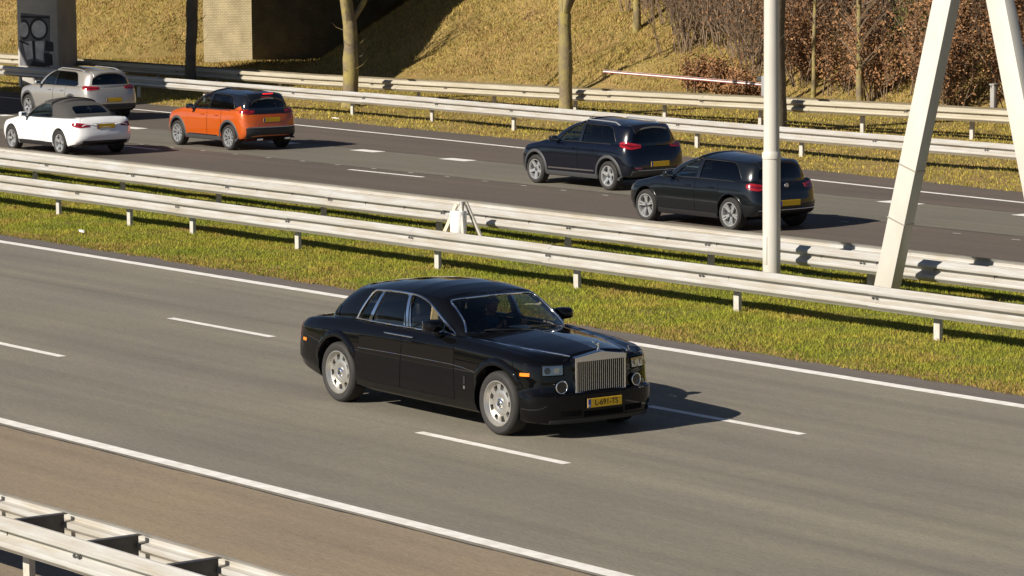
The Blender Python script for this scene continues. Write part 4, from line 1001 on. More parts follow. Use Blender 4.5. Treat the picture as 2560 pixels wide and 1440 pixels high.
ph.pane('windscreen', MB().prism(scr, -1.9, 0.2, 'x'), 'glass_screen'); ph.pane('rear_window', MB().prism(rwn, -5.0, -3.3, 'x'), 'glass_privacy')
fw = [p for p in win if p[0] > -2.16]+[(-2.16, 1.125)]; fw = [(-2.16, 1.515)]+fw
mw = [(-2.05, 1.125), (-3.03, 1.125), (-2.80, 1.52), (-2.05, 1.53)]; qw = [(-3.06, 1.125), (-3.34, 1.125), (-3.06, 1.50), (-2.84, 1.515)]
for sd_ in (-1, 1):
    y0, y1 = (0.02, 1.5) if sd_ > 0 else (-1.5, -0.02); V_ = 'L' if sd_ > 0 else 'R'
    for poly in (win,):
        for nm, (x0, x1) in (('front_side_window', (-2.10, -1.0)), ('rear_side_window', (-2.92, -2.16)), ('quarter_window', (-3.4, -2.95))):
            cl = [p for p in poly if x0 <= p[0] <= x1]
            # close the clipped outline on the sill line
            top0 = float(np.interp(x0, [p[0] for p in poly][:], [p[1] for p in poly]))
            top1 = float(np.interp(x1, [p[0] for p in poly][:], [p[1] for p in poly]))
            pg = ([(x0, 1.118), (x0, top0)] if x0 > -3.35 else [])+cl+([(x1, top1), (x1, 1.118)] if x1 < -1.05 else [])
            ph.pane(nm, MB().prism(pg, y0, y1, 'y'), 'glass_car')
    # bright pillars and frames
    ph.trim('window_surround', win, V_, 0.017, 'chrome', 0.004, n=70)
    ph.trim('waist_moulding', [(-3.32, 1.118), (-2.6, 1.121), (-1.8, 1.121), (-1.09, 1.118)], V_, 0.014, 'chrome', 0.006)
    ph.patch('centre_pillar', [(-2.205, 1.13), (-2.045, 1.13)], [(-2.265, 1.522), (-2.175, 1.516)], V_, 'chrome', off=0.004, n=5, m=10, thick=0.03)
    ph.patch('quarter_pillar', [(-3.03, 1.13), (-2.955, 1.13)], [(-2.855, 1.511), (-2.80, 1.513)], V_, 'chrome', off=0.004, n=4, m=10, thick=0.03)
    for xa in (-2.165, -2.085): ph.trim('pillar_bead', [(xa, 1.135), (xa-0.055, 1.32), (xa-0.085, 1.50)], V_, 0.006, 'gap_black', 0.006)
    # doors (rear-hinged rear doors meet at the centre pillar)
    fd_lo = [(-2.125, 0.362), (-0.935, 0.350)]; fd_hi = [(-2.075, 1.088), (-0.955, 1.085)]
    rd_lo = [(-3.045, 0.365), (-2.145, 0.362)]; rd_hi = [(-3.085, 1.075), (-2.095, 1.088)]
    def side_edge(lo, hi, mids): return lo, hi
    for nm, lo, hi in (('front_door', fd_lo, fd_hi), ('rear_door', rd_lo, rd_hi)):
        gl = [(lo[0][0]-0.008, lo[0][1]-0.008), (lo[1][0]+0.008, lo[1][1]-0.008)]; gh = [(hi[0][0]-0.008, hi[0][1]+0.006), (hi[1][0]+0.008, hi[1][1]+0.006)]
        d_ = ph.patch(nm, lo, hi, V_, 'paint_black', off=0.005, n=30, m=40, thick=0.004)
        ph.patch('door_gap', gl, gh, V_, 'gap_black', off=0.0012, n=30, m=40, thick=0.004, parent=d_)
        hx = -1.99 if nm == 'front_door' else -2.31
        hp = [ph.at(V_, hx+q, 1.028, 0.032) for q in (-0.17, -0.06, 0.06, 0.17)]
        MB().tube(hp, [0.012, 0.015, 0.015, 0.012], 8, flat=0.8).build('handle', 'chrome', d_, 60)
        for q in (-0.08, 0.08):
            c_ = ph.at(V_, hx+q, 1.024, 0.014); MB().box(c_, (0.02, 0.035, 0.022)).build('handle_stay', 'chrome', d_, bevel=0.004)
    c_ = ph.at(V_, -2.07, 0.935, 0.004); MB().lathe([(0.0, 0.006), (0.012, 0.006), (0.016, 0.0), (0.016, -0.01)], 16, 'y' , (c_.x, c_.y, c_.z) ).build('lock', 'chrome', ph.root, 60)
    ph.trim('coach_line', [(-3.10, 0.772), (-2.6, 0.779), (-2.1, 0.782), (-1.0, 0.775), (-0.50, 0.735)], V_, 0.0035, 'chrome_satin', 0.0045, n=60)
    ph.rect('fender_plaque', -0.735, -0.70, 0.56, 0.66, V_, 'trim_black', off=0.006, n=2, m=3); ph.rect('fender_badge', -0.735, -0.70, 0.50, 0.54, V_, 'chrome', off=0.006, n=2, m=2)
    for x0, a0, a1 in ((-0.055, 20, 160), (-3.615, 20, 176)):
        ph.arch(x0, 0.40, 0.452, 0.555, sd_, 'paint_black', a0, a1, bulge=0.034, taper=0.14)
    ph.rect('front_marker', 0.385, 0.505, 0.775, 0.815, V_, 'lamp_amber', off=0.006, n=4, m=2)
    ph.rect('rear_marker', -4.50, -4.40, 0.725, 0.765, V_, 'lamp_amber', off=0.006, n=4, m=2)
    # tail lamp wraps the corner
    ph.patch('tail_lamp', [(-0.02, 0.74), (0.10, 0.74)], [(-0.02, 0.93), (0.10, 0.95)], (-4.6, sd_*0.8, R(-38 if sd_ > 0 else 38)), 'lamp_dark_red', off=0.006, n=6, m=6)
    # bonnet-side bright line
    mp_ = [(x, sd_*HW(x)) for x in np.linspace(-1.06, 0.715, 30)]
    MB().tube([(x, y, hood_e(x)+0.006) for x, y in mp_], 0.011, 7).build('bonnet_moulding', 'chrome', ph.root, 60)
    # door mirror
    mz, mx, my = 1.225, -1.34, sd_*1.01
    mb_ = MB(); vs = []; fs = []
    prof = [(-0.095, 0.55), (-0.075, 0.85), (-0.03, 1.0), (0.04, 0.96), (0.09, 0.75), (0.115, 0.35)]
    for dx, sc in prof:
        for k in range(16):
            a = 2*math.pi*k/16; cx_, cz_ = math.cos(a), math.sin(a)
            vs.append((mx+dx, my+sd_*0.13*sc*math.copysign(abs(cx_)**0.55, cx_), mz+0.078*sc*math.copysign(abs(cz_)**0.55, cz_)))
    for i in range(len(prof)-1):
        for k in range(16): a = i*16+k; b2 = i*16+(k+1) % 16; fs.append((a, b2, b2+16, a+16))
    fs.append(tuple(range(15, -1, -1))); fs.append(tuple((len(prof)-1)*16+k for k in range(16)))
    mo = MB().add(vs, fs).build('door_mirror', 'paint_black', ph.root, 45)
    MB().tube([(mx+0.01, my-sd_*0.03, mz-0.06), (mx+0.02, my-sd_*0.07, mz-0.12), (mx+0.03, sd_*0.88, mz-0.12)], [0.032, 0.034, 0.045], 10).build('mirror_stalk', 'paint_black', mo, 60)
    MB().box((mx-0.098, my, mz), (0.006, 0.20, 0.115)).build('mirror_glass', 'chrome', mo, bevel=0.002)
ph.trim('screen_surround', scr, 'F', 0.013, 'chrome', 0.004, n=80); ph.trim('rear_window_surround', rwn[:9], 'B', 0.010, 'trim_black', 0.003, n=50)
# bonnet in two polished halves with a centre crease
xs_ = np.linspace(-0.64, 0.70, 24)
for sd_ in (-1, 1):
    ph.patch('bonnet_half', [(x, sd_*0.004) for x in xs_], [(x, sd_*(HW(x)-0.006)) for x in xs_], 'T', 'paint_black', off=0.004, n=40, m=16, thick=0.004)
ph.trim('bonnet_centre_bead', [(-0.60, 0.0), (0.0, 0.0), (0.66, 0.0)], 'T', 0.005, 'chrome_satin', 0.004, n=24)
ph.patch('boot_lid', [(-4.86, -0.60), (-4.36, -0.64)], [(-4.86, 0.60), (-4.36, 0.64)], 'T', 'paint_black', off=0.005, n=10, m=20, thick=0.004)
ph.trim('boot_lip', [(-4.80, -0.74), (-4.875, -0.5), (-4.90, 0), (-4.875, 0.5), (-4.80, 0.74)], 'T', 0.014, 'paint_black', 0.004, n=30)
# fuel flap
ph.patch('fuel_flap', [(-4.02, 1.10), (-3.80, 1.10)], [(-3.97, 1.235), (-3.82, 1.235)], 'R', 'paint_black', off=0.006, n=6, m=6, thick=0.003)
# wipers
for p_ in ([(0.10, 1.160), (-0.20, 1.172), (-0.56, 1.180)], [(0.56, 1.160), (0.35, 1.170), (0.02, 1.176)]): ph.trim('wiper', p_, 'F', 0.008, 'trim_black', 0.010, n=12)
# --- grille
gx = 0.762; gw = 0.385; gz0, gz1, gzp = 0.548, 0.985, 1.040
def gtop(y): return gzp-(gzp-gz1)*abs(y)/gw
gr = MB()
gr.prism([(-gw, gz0), (-gw+0.028, gz0), (-gw+0.028, gz1+0.01), (-gw, gz1)], gx-0.14, gx, 'x'); gr.prism([(gw, gz0), (gw-0.028, gz0), (gw-0.028, gz1+0.01), (gw, gz1)], gx-0.14, gx, 'x')
gr.prism([(-gw+0.0281, gz0), (gw-0.0281, gz0), (gw-0.0281, gz0+0.018), (-gw+0.0281, gz0+0.018)], gx-0.12, gx+0.004, 'x')
gr.prism([(-gw-0.004, gz1-0.055), (gw+0.004, gz1-0.055), (gw+0.004, gz1), (0, gzp), (-gw-0.004, gz1)], gx-0.10, gx+0.007, 'x')
go = gr.build('radiator_grille', 'chrome', ph.root, 0, bevel=0.004)
# polished shell leading back to the bonnet
vs = []; fs = []
for i, x in enumerate(np.linspace(gx+0.004, 0.665, 5)):
    for y in np.linspace(-gw-0.004, gw+0.004, 13):
        k_ = (gx+0.004-x)/0.1; vs.append((x, y*(1+0.03*k_), gtop(min(abs(y), gw))+0.001+0.012*k_))
for i in range(4):
    for j in range(12): a = i*13+j; fs.append((a, a+1, a+14, a+13))
MB().add(vs, fs).build('grille_shell', 'chrome', go, 25)
MB().box((gx-0.11, 0, (gz0+gz1)/2), (0.01, 2*gw-0.06, gz1-gz0-0.04)).build('grille_backing', 'gap_black', go, 0)
sl = MB().box((0, 0, 0), (0.05, 0.0095, gz1-0.055-gz0-0.016)); slat_me = bpy.data.meshes.new('slat'); slat_me.from_pydata(sl.v, [], sl.f); finish(slat_me, 'chrome_satin', 0)
for k in range(23):
    add_obj('slat', slat_me, go, (gx-0.033, -gw+0.045+(2*gw-0.09)*k/22, (gz0+0.018+gz1-0.055)/2))
MB().tube([(gx-0.01, -gw-0.03, gz0-0.016), (gx+0.02, 0, gz0-0.018), (gx-0.01, gw+0.03, gz0-0.016)], 0.012, 8).build('grille_sill', 'chrome', go, 60)
# winged ornament on the grille
orn = MB().lathe([(0.0, 1.036), (0.024, 1.038), (0.022, 1.047), (0.012, 1.058), (0.009, 1.075), (0.012, 1.09), (0.009, 1.115), (0.011, 1.13), (0.006, 1.142), (0.0, 1.144)], 12, 'z', (gx-0.05, 0, 0)).build('bonnet_ornament', 'chrome', ph.root, 60)
for sd_ in (-1, 1):
    MB().tube([(gx-0.045, 0.0, 1.105), (gx-0.085, sd_*0.022, 1.125), (gx-0.13, sd_*0.040, 1.155)], [0.010, 0.013, 0.003], 6, flat=0.5).build('wing', 'chrome', orn, 60)
# --- lamps
for sd_ in (-1, 1):
    yaw_ = R(180+sd_*22)
    vw = (0.66, sd_*0.65, yaw_)
    def lp(a): return a
    hl = ph.rect('lamp_recess', -0.145, 0.145, 0.770, 0.915, vw, 'gap_black', off=0.002, n=8, m=5, thick=0.02)
    ph.rect('lamp_frame', -0.132, 0.132, 0.782, 0.903, vw, 'trim_black', off=0.007, n=8, m=5, parent=hl)
    ph.rect('headlamp', -0.125, 0.125, 0.788, 0.897, vw, 'lamp_bowl', off=0.010, n=8, m=5, parent=hl)
    for q, r_ in ((-0.07*sd_, 0.040), (0.045*sd_, 0.036)):
        c_ = ph.at(vw, q, 0.842, 0.010)
        d = Vector((-math.cos(yaw_), -math.sin(yaw_), 0)); P = [c_+d*k_ for k_ in (0.0, 0.006)]
        MB().tube(P, r_, 20).build('reflector', 'chrome_satin' if q*sd_ > 0 else 'gloss_black', hl, 50)
    ph.rect('headlamp_glass', -0.128, 0.128, 0.785, 0.900, vw, 'glass_lamp', off=0.021, n=8, m=5, thick=-0.019, parent=hl)
    # scooped panel with the round lamp
    rec = ph.patch('lamp_scoop', [(-0.135, 0.63), (0.135, 0.63)], [(-0.150, 0.745), (0.150, 0.745)], vw, 'paint_black', off=0.005, n=8, m=5)
    c_ = Vector((0.722, sd_*0.568, 0.640)); d = Vector((0.985, sd_*0.17, 0))
    rl = MB().tube([c_-d*0.10, c_+d*0.006], 0.076, 28).build('round_lamp', 'gloss_black', ph.root, 40)
    tq = [c_+d*0.008+Vector((-d.y, d.x, 0))*0.074*math.cos(a)+Vector((0, 0, 1))*0.074*math.sin(a) for a in np.linspace(0, 2*math.pi, 28, endpoint=False)]
    MB().tube(tq, 0.0085, 8, closed=True).build('lamp_ring', 'chrome', rl, 60)
    MB().tube([c_+d*0.004, c_+d*0.010], 0.045, 24).build('lamp_lens', 'gloss_black', rl, 40)
# --- bumper
ph.patch('bumper_lip', [(-0.74, 0.205), (0.74, 0.205)], [(-0.74, 0.25), (0.74, 0.25)], 'F', 'trim_black', off=0.012, n=30, m=3)
for y0, y1 in ((-0.62, -0.33), (0.33, 0.62)): ph.rect('side_intake', y0, y1, 0.285, 0.355, 'F', 'gap_black', off=0.002, n=8, m=3)
ph.rect('lower_intake', -0.30, 0.30, 0.265, 0.335, 'F', 'gap_black', off=0.002, n=12, m=3)
ph.trim('bumper_crease', [(-0.80, 0.552), (-0.6, 0.549), (0, 0.546), (0.6, 0.549), (0.80, 0.552)], 'F', 0.006, 'paint_black', 0.003, n=40)
for sd_ in (-1, 1): ph.trim('bumper_seam', [(0.44, 0.585), (0.56, 0.575)], 'L' if sd_ > 0 else 'R', 0.003, 'gap_black', 0.002, n=6); ph.trim('bumper_seam', [(0.38, 0.40), (0.52, 0.395)], 'L' if sd_ > 0 else 'R', 0.003, 'gap_black', 0.002, n=6)
plate(ph, 0.836, 0.428, 1, 'L-691-TS')
add_wheels(ph, 'disc', 0.395, 0.278, 0.25, (-0.055, -3.615), 0.850)
# --- interior
MB().box((-2.25, 0, 0.56), (2.46, 1.42, 0.03)).build('cabin_floor', 'leather_dark', ph.root, 0)
seat(ph, -2.20, 0.40, 1.02, 0.54, 'leather_dark'); seat(ph, -2.20, -0.40, 1.02, 0.54, 'leather_dark')
MB().box((-3.18, 0, 0.98), (0.22, 1.36, 0.62), mat3=Matrix.Rotation(-0.25, 3, 'Y')).build('rear_bench', 'leather_dark', ph.root, bevel=0.05, seg=3)
vs = []; fs = []
for i, (x, z) in enumerate(((-1.42, 0.85), (-1.40, 1.06), (-1.34, 1.115), (-1.15, 1.135), (-0.86, 1.13), (-0.80, 1.10))):
    for y in np.linspace(-0.72, 0.72, 13): vs.append((x+0.09*(abs(y)/0.72)**2*(-1 if i > 2 else 0), y, z-0.015*(abs(y)/0.72)**2))
for i in range(5):
    for j in range(12): a = i*13+j; fs.append((a, a+1, a+14, a+13))
MB().add(vs, fs).build('dashboard', 'dash', ph.root, 40)
SWC = Vector((-1.52, 0.40, 1.07)); st = Matrix.Rotation(R(-24), 3, 'Y')
swp = [SWC+st @ Vector((0, 0.20*math.cos(a), 0.20*math.sin(a))) for a in np.linspace(0, 2*math.pi, 32, endpoint=False)]
sw = MB().tube(swp, 0.013, 8, closed=True).build('steering_wheel', 'leather_dark', ph.root, 60)
MB().tube([SWC+Vector((-0.01, 0, 0)), SWC+Vector((0.16, 0, -0.07))], 0.06, 16).build('steering_hub', 'leather_dark', sw, 50)
for a in (0.1, math.pi-0.1, -math.pi/2): MB().tube([SWC, SWC+st @ Vector((0, 0.195*math.cos(a), 0.195*math.sin(a)))], 0.011, 6).build('spoke', 'chrome_satin', sw, 60)
MB().box((-1.50, 0.0, 1.44), (0.03, 0.21, 0.055)).build('inner_mirror', 'trim_black', ph.root, bevel=0.012)
MB().box((-1.518, 0.0, 1.44), (0.006, 0.19, 0.042)).build('inner_mirror_glass', 'chrome', ph.root, 0)
kill(ph.shell)

# ------------------------------------------------------------------ people in the saloon
def person(label, base, head, look, hands, jacket, shirt, hair, group=None, long_hair=False, glasses=False):
    """one continuous body grown from tapered limbs, in car space; base = point on the seat"""
    cx, cy_, cz_ = base; H = Vector(head)
    b_ = MB()
    def ball(c, rx, ry=None, rz_=None, n=12):
        ry = ry or rx; rz_ = rz_ or rx; pr = [(math.sin(t_), math.cos(t_)) for t_ in np.linspace(0.02, math.pi-0.02, n)]; vs = []; fs = []
        for r_, h_ in pr:
            for j in range(2*n): a = math.pi*j/n; vs.append((c[0]+rx*r_*math.cos(a), c[1]+ry*r_*math.sin(a), c[2]+rz_*h_))
        m = 2*n
        for i in range(n-1):
            for j in range(m): fs.append((i*m+j, i*m+(j+1) % m, (i+1)*m+(j+1) % m, (i+1)*m+j))
        fs.append(tuple(range(m-1, -1, -1))); fs.append(tuple((n-1)*m+j for j in range(m))); b_.add(vs, fs)
    def limb(pts, rr):
        b_.tube(pts, rr, 12)
        for p, r_ in zip(pts, rr): ball(p, r_*0.99, n=7)
    pel = Vector((cx, cy_, cz_+0.10)); chest = Vector((H.x-0.06, cy_, H.z-0.36)); nk = Vector((H.x-0.035, cy_, H.z-0.15))
    for t_, ry, rx in ((0.0, 0.17, 0.12), (0.3, 0.16, 0.115), (0.6, 0.175, 0.12), (0.85, 0.185, 0.118), (1.0, 0.175, 0.105)):
        c = pel.lerp(chest+Vector((0, 0, 0.06)), t_); ball(c, rx, ry, 0.13)
    limb([chest+Vector((0, 0, 0.06)), nk, H+Vector((-0.01, 0, -0.07))], [0.085, 0.055, 0.052])
    ball(H, 0.098, 0.076, 0.122, 14); ball(H+Vector((0.03, 0, -0.075)), 0.060, 0.052, 0.048); ball(H+Vector((0.100, 0, -0.022)), 0.018, 0.013, 0.024, 7); ball(H+Vector((0.086, 0, -0.066)), 0.014, 0.024, 0.010, 7)
    for q in (-1, 1): ball(H+Vector((-0.005, q*0.077, -0.01)), 0.020, 0.010, 0.030, 7); ball(H+Vector((0.080, q*0.032, 0.018)), 0.016, 0.018, 0.012, 7)
    for q, hd in zip((1, -1), hands):
        sh = chest+Vector((0.0, q*0.19, 0.045)); hd = Vector(hd); mid = (sh+hd)/2+Vector((-0.05, q*0.07, -0.13))
        limb([chest+Vector((0, q*0.09, 0.07)), sh, mid, hd-(hd-mid).normalized()*0.05], [0.075, 0.068, 0.050, 0.033])
        d = (hd-mid).normalized(); up_ = Vector((0, 0, 1)); sd2 = d.cross(up_).normalized()
        ball(hd+d*0.005, 0.046, 0.030, 0.042, 8)
        for k in range(4):   # fingers closing round what they hold
            o_ = hd+d*0.035+up_*(0.030-0.020*k); L = (0.040, 0.045, 0.042, 0.034)[k]
            b_.tube([o_-d*0.02, o_+d*L*0.6, o_+d*L*0.8+sd2*(-q)*0.02, o_+d*L*0.45+sd2*(-q)*0.036], [0.0095, 0.0092, 0.0088, 0.0078], 7)
        b_.tube([hd+up_*0.02, hd+up_*0.042+d*0.02+sd2*(-q)*0.012, hd+up_*0.040+d*0.045+sd2*(-q)*0.026], [0.012, 0.0105, 0.0085], 7)
    for q in (1, -1):
        limb([pel+Vector((0, q*0.09, -0.02)), pel+Vector((0.42, q*0.12, 0.04)), pel+Vector((0.62, q*0.12, -0.33))], [0.088, 0.064, 0.045])
        b_.tube([pel+Vector((0.58, q*0.12, -0.36)), pel+Vector((0.78, q*0.12, -0.36))], [0.045, 0.035], 8)
    me = bpy.data.meshes.new('person'); me.from_pydata(b_.v, [], b_.f)
    o = add_obj('person', me); md = o.modifiers.new('r', 'REMESH'); md.mode = 'VOXEL'; md.voxel_size = 0.0085; md.use_smooth_shade = True
    m2 = o.modifiers.new('sm', 'SMOOTH'); m2.factor = 0.5; m2.iterations = 3; apply_mods(o); me = o.data
    for nm in (jacket, 'skin', shirt): me.materials.append(M[nm])
    hc = [Vector(h_) for h_ in hands]
    for pg in me.polygons:
        c = pg.center
        if c.z > nk.z-0.005 or any((c-h_).length < 0.085 for h_ in hc): pg.material_index = 1
        elif c.x > chest.x+0.02 and abs(c.y-cy_) < 0.02+0.28*max(0, c.z-(chest.z-0.16))*0.9 and c.z > chest.z-0.16 and c.z > pel.z+0.1: pg.material_index = 2
    base_l = Vector(base)
    for vv in me.vertices: vv.co -= base_l
    rotz = Matrix.Rotation(CARYAW, 4, 'Z'); o.location = CARLOC+rotz @ base_l; o.rotation_euler = (0, 0, CARYAW)
    tag(o, label, 'person', group)
    # hair: a cap of strands over the skull
    hb = MB(); rd = random.Random(5)
    pr = np.linspace(0.03, 1.35 if not long_hair else 1.9, 10); n = 22; vs = []; fs = []
    for t_ in pr:
        for j in range(n):
            a = 2*math.pi*j/n; fr = max(0, math.cos(a)); th = t_*(1-0.42*fr)
            rr = 1.06+0.03*math.sin(7*a+3*t_)
            vs.append((H.x-0.006+0.100*rr*math.sin(th)*math.cos(a), cy_+0.080*rr*math.sin(th)*math.sin(a), H.z+0.006+0.126*rr*math.cos(th)))
    for i in range(len(pr)-1):
        for j in range(n): fs.append((i*n+j, i*n+(j+1) % n, (i+1)*n+(j+1) % n, (i+1)*n+j))
    hb.add(vs, fs)
    if long_hair:
        for k in range(70):
            a = rd.uniform(0.9, 2*math.pi-0.9); p0 = H+Vector((0.10*math.cos(a), 0.082*math.sin(a), 0.01)); p1 = p0+Vector((0.02*math.cos(a), 0.025*math.sin(a), -0.09)); p2 = p1+Vector((rd.uniform(-0.02, 0.02), rd.uniform(-0.02, 0.02), -rd.uniform(0.05, 0.10)))
            hb.tube([p0+Vector((0, 0, 0.06)), p0, p1, p2], [0.010, 0.014, 0.012, 0.004], 5)
    hb.v = [tuple(Vector(q)-base_l) for q in hb.v]; hb.build('hair', hair, o, 60)
    if glasses:
        g_ = MB()
        for q in (-1, 1): g_.box((H.x+0.097, cy_+q*0.033, H.z+0.020), (0.006, 0.050, 0.034))
        g_.box((H.x+0.098, cy_, H.z+0.026), (0.005, 0.022, 0.006))
        for q in (-1, 1): g_.box((H.x+0.05, cy_+q*0.080, H.z+0.026), (0.10, 0.004, 0.006))
        g_.v = [tuple(Vector(q)-base_l) for q in g_.v]; g_.build('sunglasses', 'gloss_black', o, 0)
    return o
person('driver in grey jacket and blue shirt with sunglasses, hands on the steering wheel', (-2.16, 0.40, 0.68), (-2.06, 0.40, 1.335), None, [(-1.585, 0.565, 1.115), (-1.585, 0.235, 1.115)], 'jacket', 'shirt', 'hair_grey', glasses=True)
person('passenger with blond hair and a dark coat, seated beside the driver', (-2.18, -0.41, 0.66), (-2.07, -0.41, 1.285), None, [(-1.80, -0.33, 0.86), (-1.80, -0.50, 0.86)], 'coat_dark', 'coat_dark', 'hair_blond', long_hair=True)

# ------------------------------------------------------------------ the five cars on the far carriageway
def small_car(name, label, loc, yaw, L, W, H, wb, fo, paint, Rt, Rr, kind, belt_z, roof_paint=None, cladding=None, hood=(0.72, 0.86, 0.97), cowl=-0.42, ws_top=-1.10, roof_rear=None, belt_rear=None,
              win_front=-0.78, win_rear=None, win_top=None, glass_rear='glass_privacy', zb=0.20, tail_z=None, rear_win=None, roof_peak=-1.7, soft=False, tum=0.80):
    hw = W/2; xf = fo; xr = fo-L; c = Car(name, label, loc, math.pi+yaw)
    out = [(xr, 0), (xr+.012, .45*hw), (xr+.05, .70*hw), (xr+.14, .87*hw), (xr+.34, .962*hw), (xr+.75, .995*hw), (-wb*0.5, hw), (-.3, .995*hw), (xf-.55, .975*hw), (xf-.33, .91*hw), (xf-.17, .78*hw), (xf-.05, .48*hw), (xf, 0)]
    tz = tail_z or belt_z
    zt = lambda x: lin(x, [xr, xr+0.25, xr+0.9, -wb*0.5, cowl-0.35, cowl+0.1, 0.0, xf-0.35, xf], [tz-0.03, tz, belt_z+(tz-belt_z)*0.6, belt_z, belt_z, hood[2]-0.02, hood[1]+0.03, hood[1]-0.06, hood[0]])
    zbx = lambda x: lin(x, [xr, xr+0.5, -wb-0.2, 0.3, xf], [zb+0.14, zb+0.05, zb, zb, zb+0.02])
    mix_ = lambda x, t_: zbx(x)*(1-t_)+zt(x)*t_
    rows = [lambda x: (zbx(x), 0.10), lambda x: (zbx(x)+0.015, 0.05), lambda x: (zbx(x)+0.07, 0.025), lambda x: (mix_(x, .22), 0.012), lambda x: (mix_(x, .36), 0.004), lambda x: (mix_(x, .50), 0.0), lambda x: (mix_(x, .64), 0.0), lambda x: (mix_(x, .74), 0.003), lambda x: (mix_(x, .80), 0.012),
            lambda x: (mix_(x, .86), 0.022), lambda x: (mix_(x, .93), 0.04), lambda x: (mix_(x, .975), 0.065), lambda x: (zt(x), 0.10)]
    def cap(x, y, ye, ze):
        a = abs(y)/max(ye, 1e-4); cr_ = lin(x, [xr, xr+0.3, cowl-0.4, cowl, 0.2, xf], [0.02, 0.03, 0.03, 0.05, 0.05, 0.01]); return ze+cr_*(1-a**2.2)
    c.body(out, rows, cap, paint, fi=lambda z: 0.05*sstep(0.5, 0.8, z)+0.05*sstep(0.42, 0.3, z), ri=lambda z: 0.035*sstep(0.56, 0.62, z)+0.07*sstep(0.62, 1.0, z)+0.05*sstep(0.42, 0.28, z), n=110, nose=0.5)
    rr_ = roof_rear if roof_rear is not None else xr+0.32; br = belt_rear if belt_rear is not None else xr+0.16
    zbelt = belt_z-0.03; zre = H-0.10
    zbr = tz-0.04
    belt = [(br, 0, zbr), (br+.02, .40*hw, zbr), (br+.08, .64*hw, zbr), (br+.24, .80*hw, zbr), (br+.6, .865*hw, (zbr+zbelt)/2), (-wb*0.62, .90*hw, zbelt), (-wb*0.45, .905*hw, zbelt), (cowl-.45, .89*hw, zbelt), (cowl-.22, .85*hw, zbelt), (cowl-.06, .74*hw, zbelt), (cowl+.10, .48*hw, zbelt+.01), (cowl+.16, .22*hw, zbelt+.02), (cowl+.18, 0, zbelt+.02)]
    roof = [(rr_, 0, zre-0.005), (rr_+.01, .32*hw, zre-0.012), (rr_+.05, .50*hw, zre-0.025), (rr_+.18, .62*hw, zre-0.035), (rr_+.5, .67*hw, zre-0.012), (-wb*0.70, .685*hw, zre+0.005), (-wb*0.55, .69*hw, zre+0.010), (ws_top-.45, .675*hw, zre), (ws_top-.22, .645*hw, zre-0.015), (ws_top-.13, .57*hw, zre-0.012), (ws_top-.05, .38*hw, zre), (ws_top-.01, .18*hw, zre+.008), (ws_top, 0, zre+.01)]
    def crown(x, y, ye, ze):
        pk = lin(x, [rr_, rr_+0.25, roof_peak-0.6, roof_peak, ws_top-0.25, ws_top], [zre-0.005, H-0.065, H-0.02, H, H-0.035, zre+0.01]); return ze+max(0, pk-ze)*(1-abs(y/ye)**2.3)
    c.cabin(belt, roof, crown, roof_paint or paint, rows=10, n=100, name='soft_top' if soft else 'cabin')
    wt = win_top or zre-0.03; wr = win_rear if win_rear is not None else rr_+0.12; wf = win_front
    bz = belt_z+0.012
    win_ = smooth_curve([(wr-0.10, bz+0.06), (wr+0.06, wt-0.10), (wr+0.20, wt-0.02), (wr+0.45, wt), (-wb*0.55, wt+0.012), (ws_top-0.42, wt), (ws_top-0.22, wt-0.045), (ws_top*0.5+wf*0.5-0.10, (wt+bz)/2+0.02), (wf, bz)], 44).tolist()
    win_ = [(wr-0.02, bz)]+win_
    scr_ = [(-.74*hw, belt_z+0.03), (-.58*hw, zre-0.06), (-.50*hw, zre-0.035), (0, zre-0.015), (.50*hw, zre-0.035), (.58*hw, zre-0.06), (.74*hw, belt_z+0.03), (0, belt_z+0.045)]
    rw = rear_win or [(-.66*hw, tz+0.03), (-.60*hw, (tz+zre)/2), (-.48*hw, zre-0.08), (-.40*hw, zre-0.05), (0, zre-0.04), (.40*hw, zre-0.05), (.48*hw, zre-0.08), (.60*hw, (tz+zre)/2), (.66*hw, tz+0.03)]
    rwp = smooth_curve(rw, 30).tolist() if len(rw) > 5 else rw
    c.cut(c.cabin_o, MB().prism(win_, -1.5, 1.5, 'y')); c.cut(c.cabin_o, MB().prism(scr_, ws_top-0.35, 1.0, 'x'))
    c.cut(c.cabin_o, MB().prism(rwp, xr-0.5, rr_+0.42, 'x')); resmooth(c.cabin_o, 40)
    c.wheel_wells((0, -wb), Rt+0.055, hw-0.30, Rt+0.01)
    c.cut(c.body_o, MB().box(((cowl-0.35+br+0.5)/2, 0, 0.95), (abs(br+0.5-cowl+0.35), W*0.74, 1.0))); resmooth(c.body_o, 40)
    c.pane('windscreen', MB().prism(scr_, ws_top-0.35, 1.0, 'x'), 'glass_blue'); c.pane('rear_window', MB().prism(rwp, xr-0.5, rr_+0.42, 'x'), glass_rear)
    bp_ = -wb*0.595 if not soft else wr+0.3
    for sd_ in (-1, 1):
        V_ = 'L' if sd_ > 0 else 'R'; y0, y1 = (0.02, 1.5) if sd_ > 0 else (-1.5, -0.02)
        def wbox(x0, x1):
            ya, yb = 0.60*hw, 1.5
            return MB().box(((x0+x1)/2, sd_*(ya+yb)/2, (bz+wt)/2), (x1-x0, yb-ya, wt-bz+0.08))
        c.pane('front_side_window', wbox(wr-0.25 if soft else bp_+0.03, wf+0.02), 'glass_blue')
        if not soft:
            c.pane('rear_side_window', wbox(wr-0.2, bp_-0.03), glass_rear)
            c.patch('centre_pillar', [(bp_-0.055, bz-0.01), (bp_+0.06, bz-0.01)], [(bp_-0.07, wt+0.02), (bp_+0.02, wt+0.02)], V_, 'gloss_black', off=0.003, n=4, m=8, thick=0.02)
        c.trim('window_seal', win_[1:], V_, 0.009, 'trim_black', 0.003, n=44)
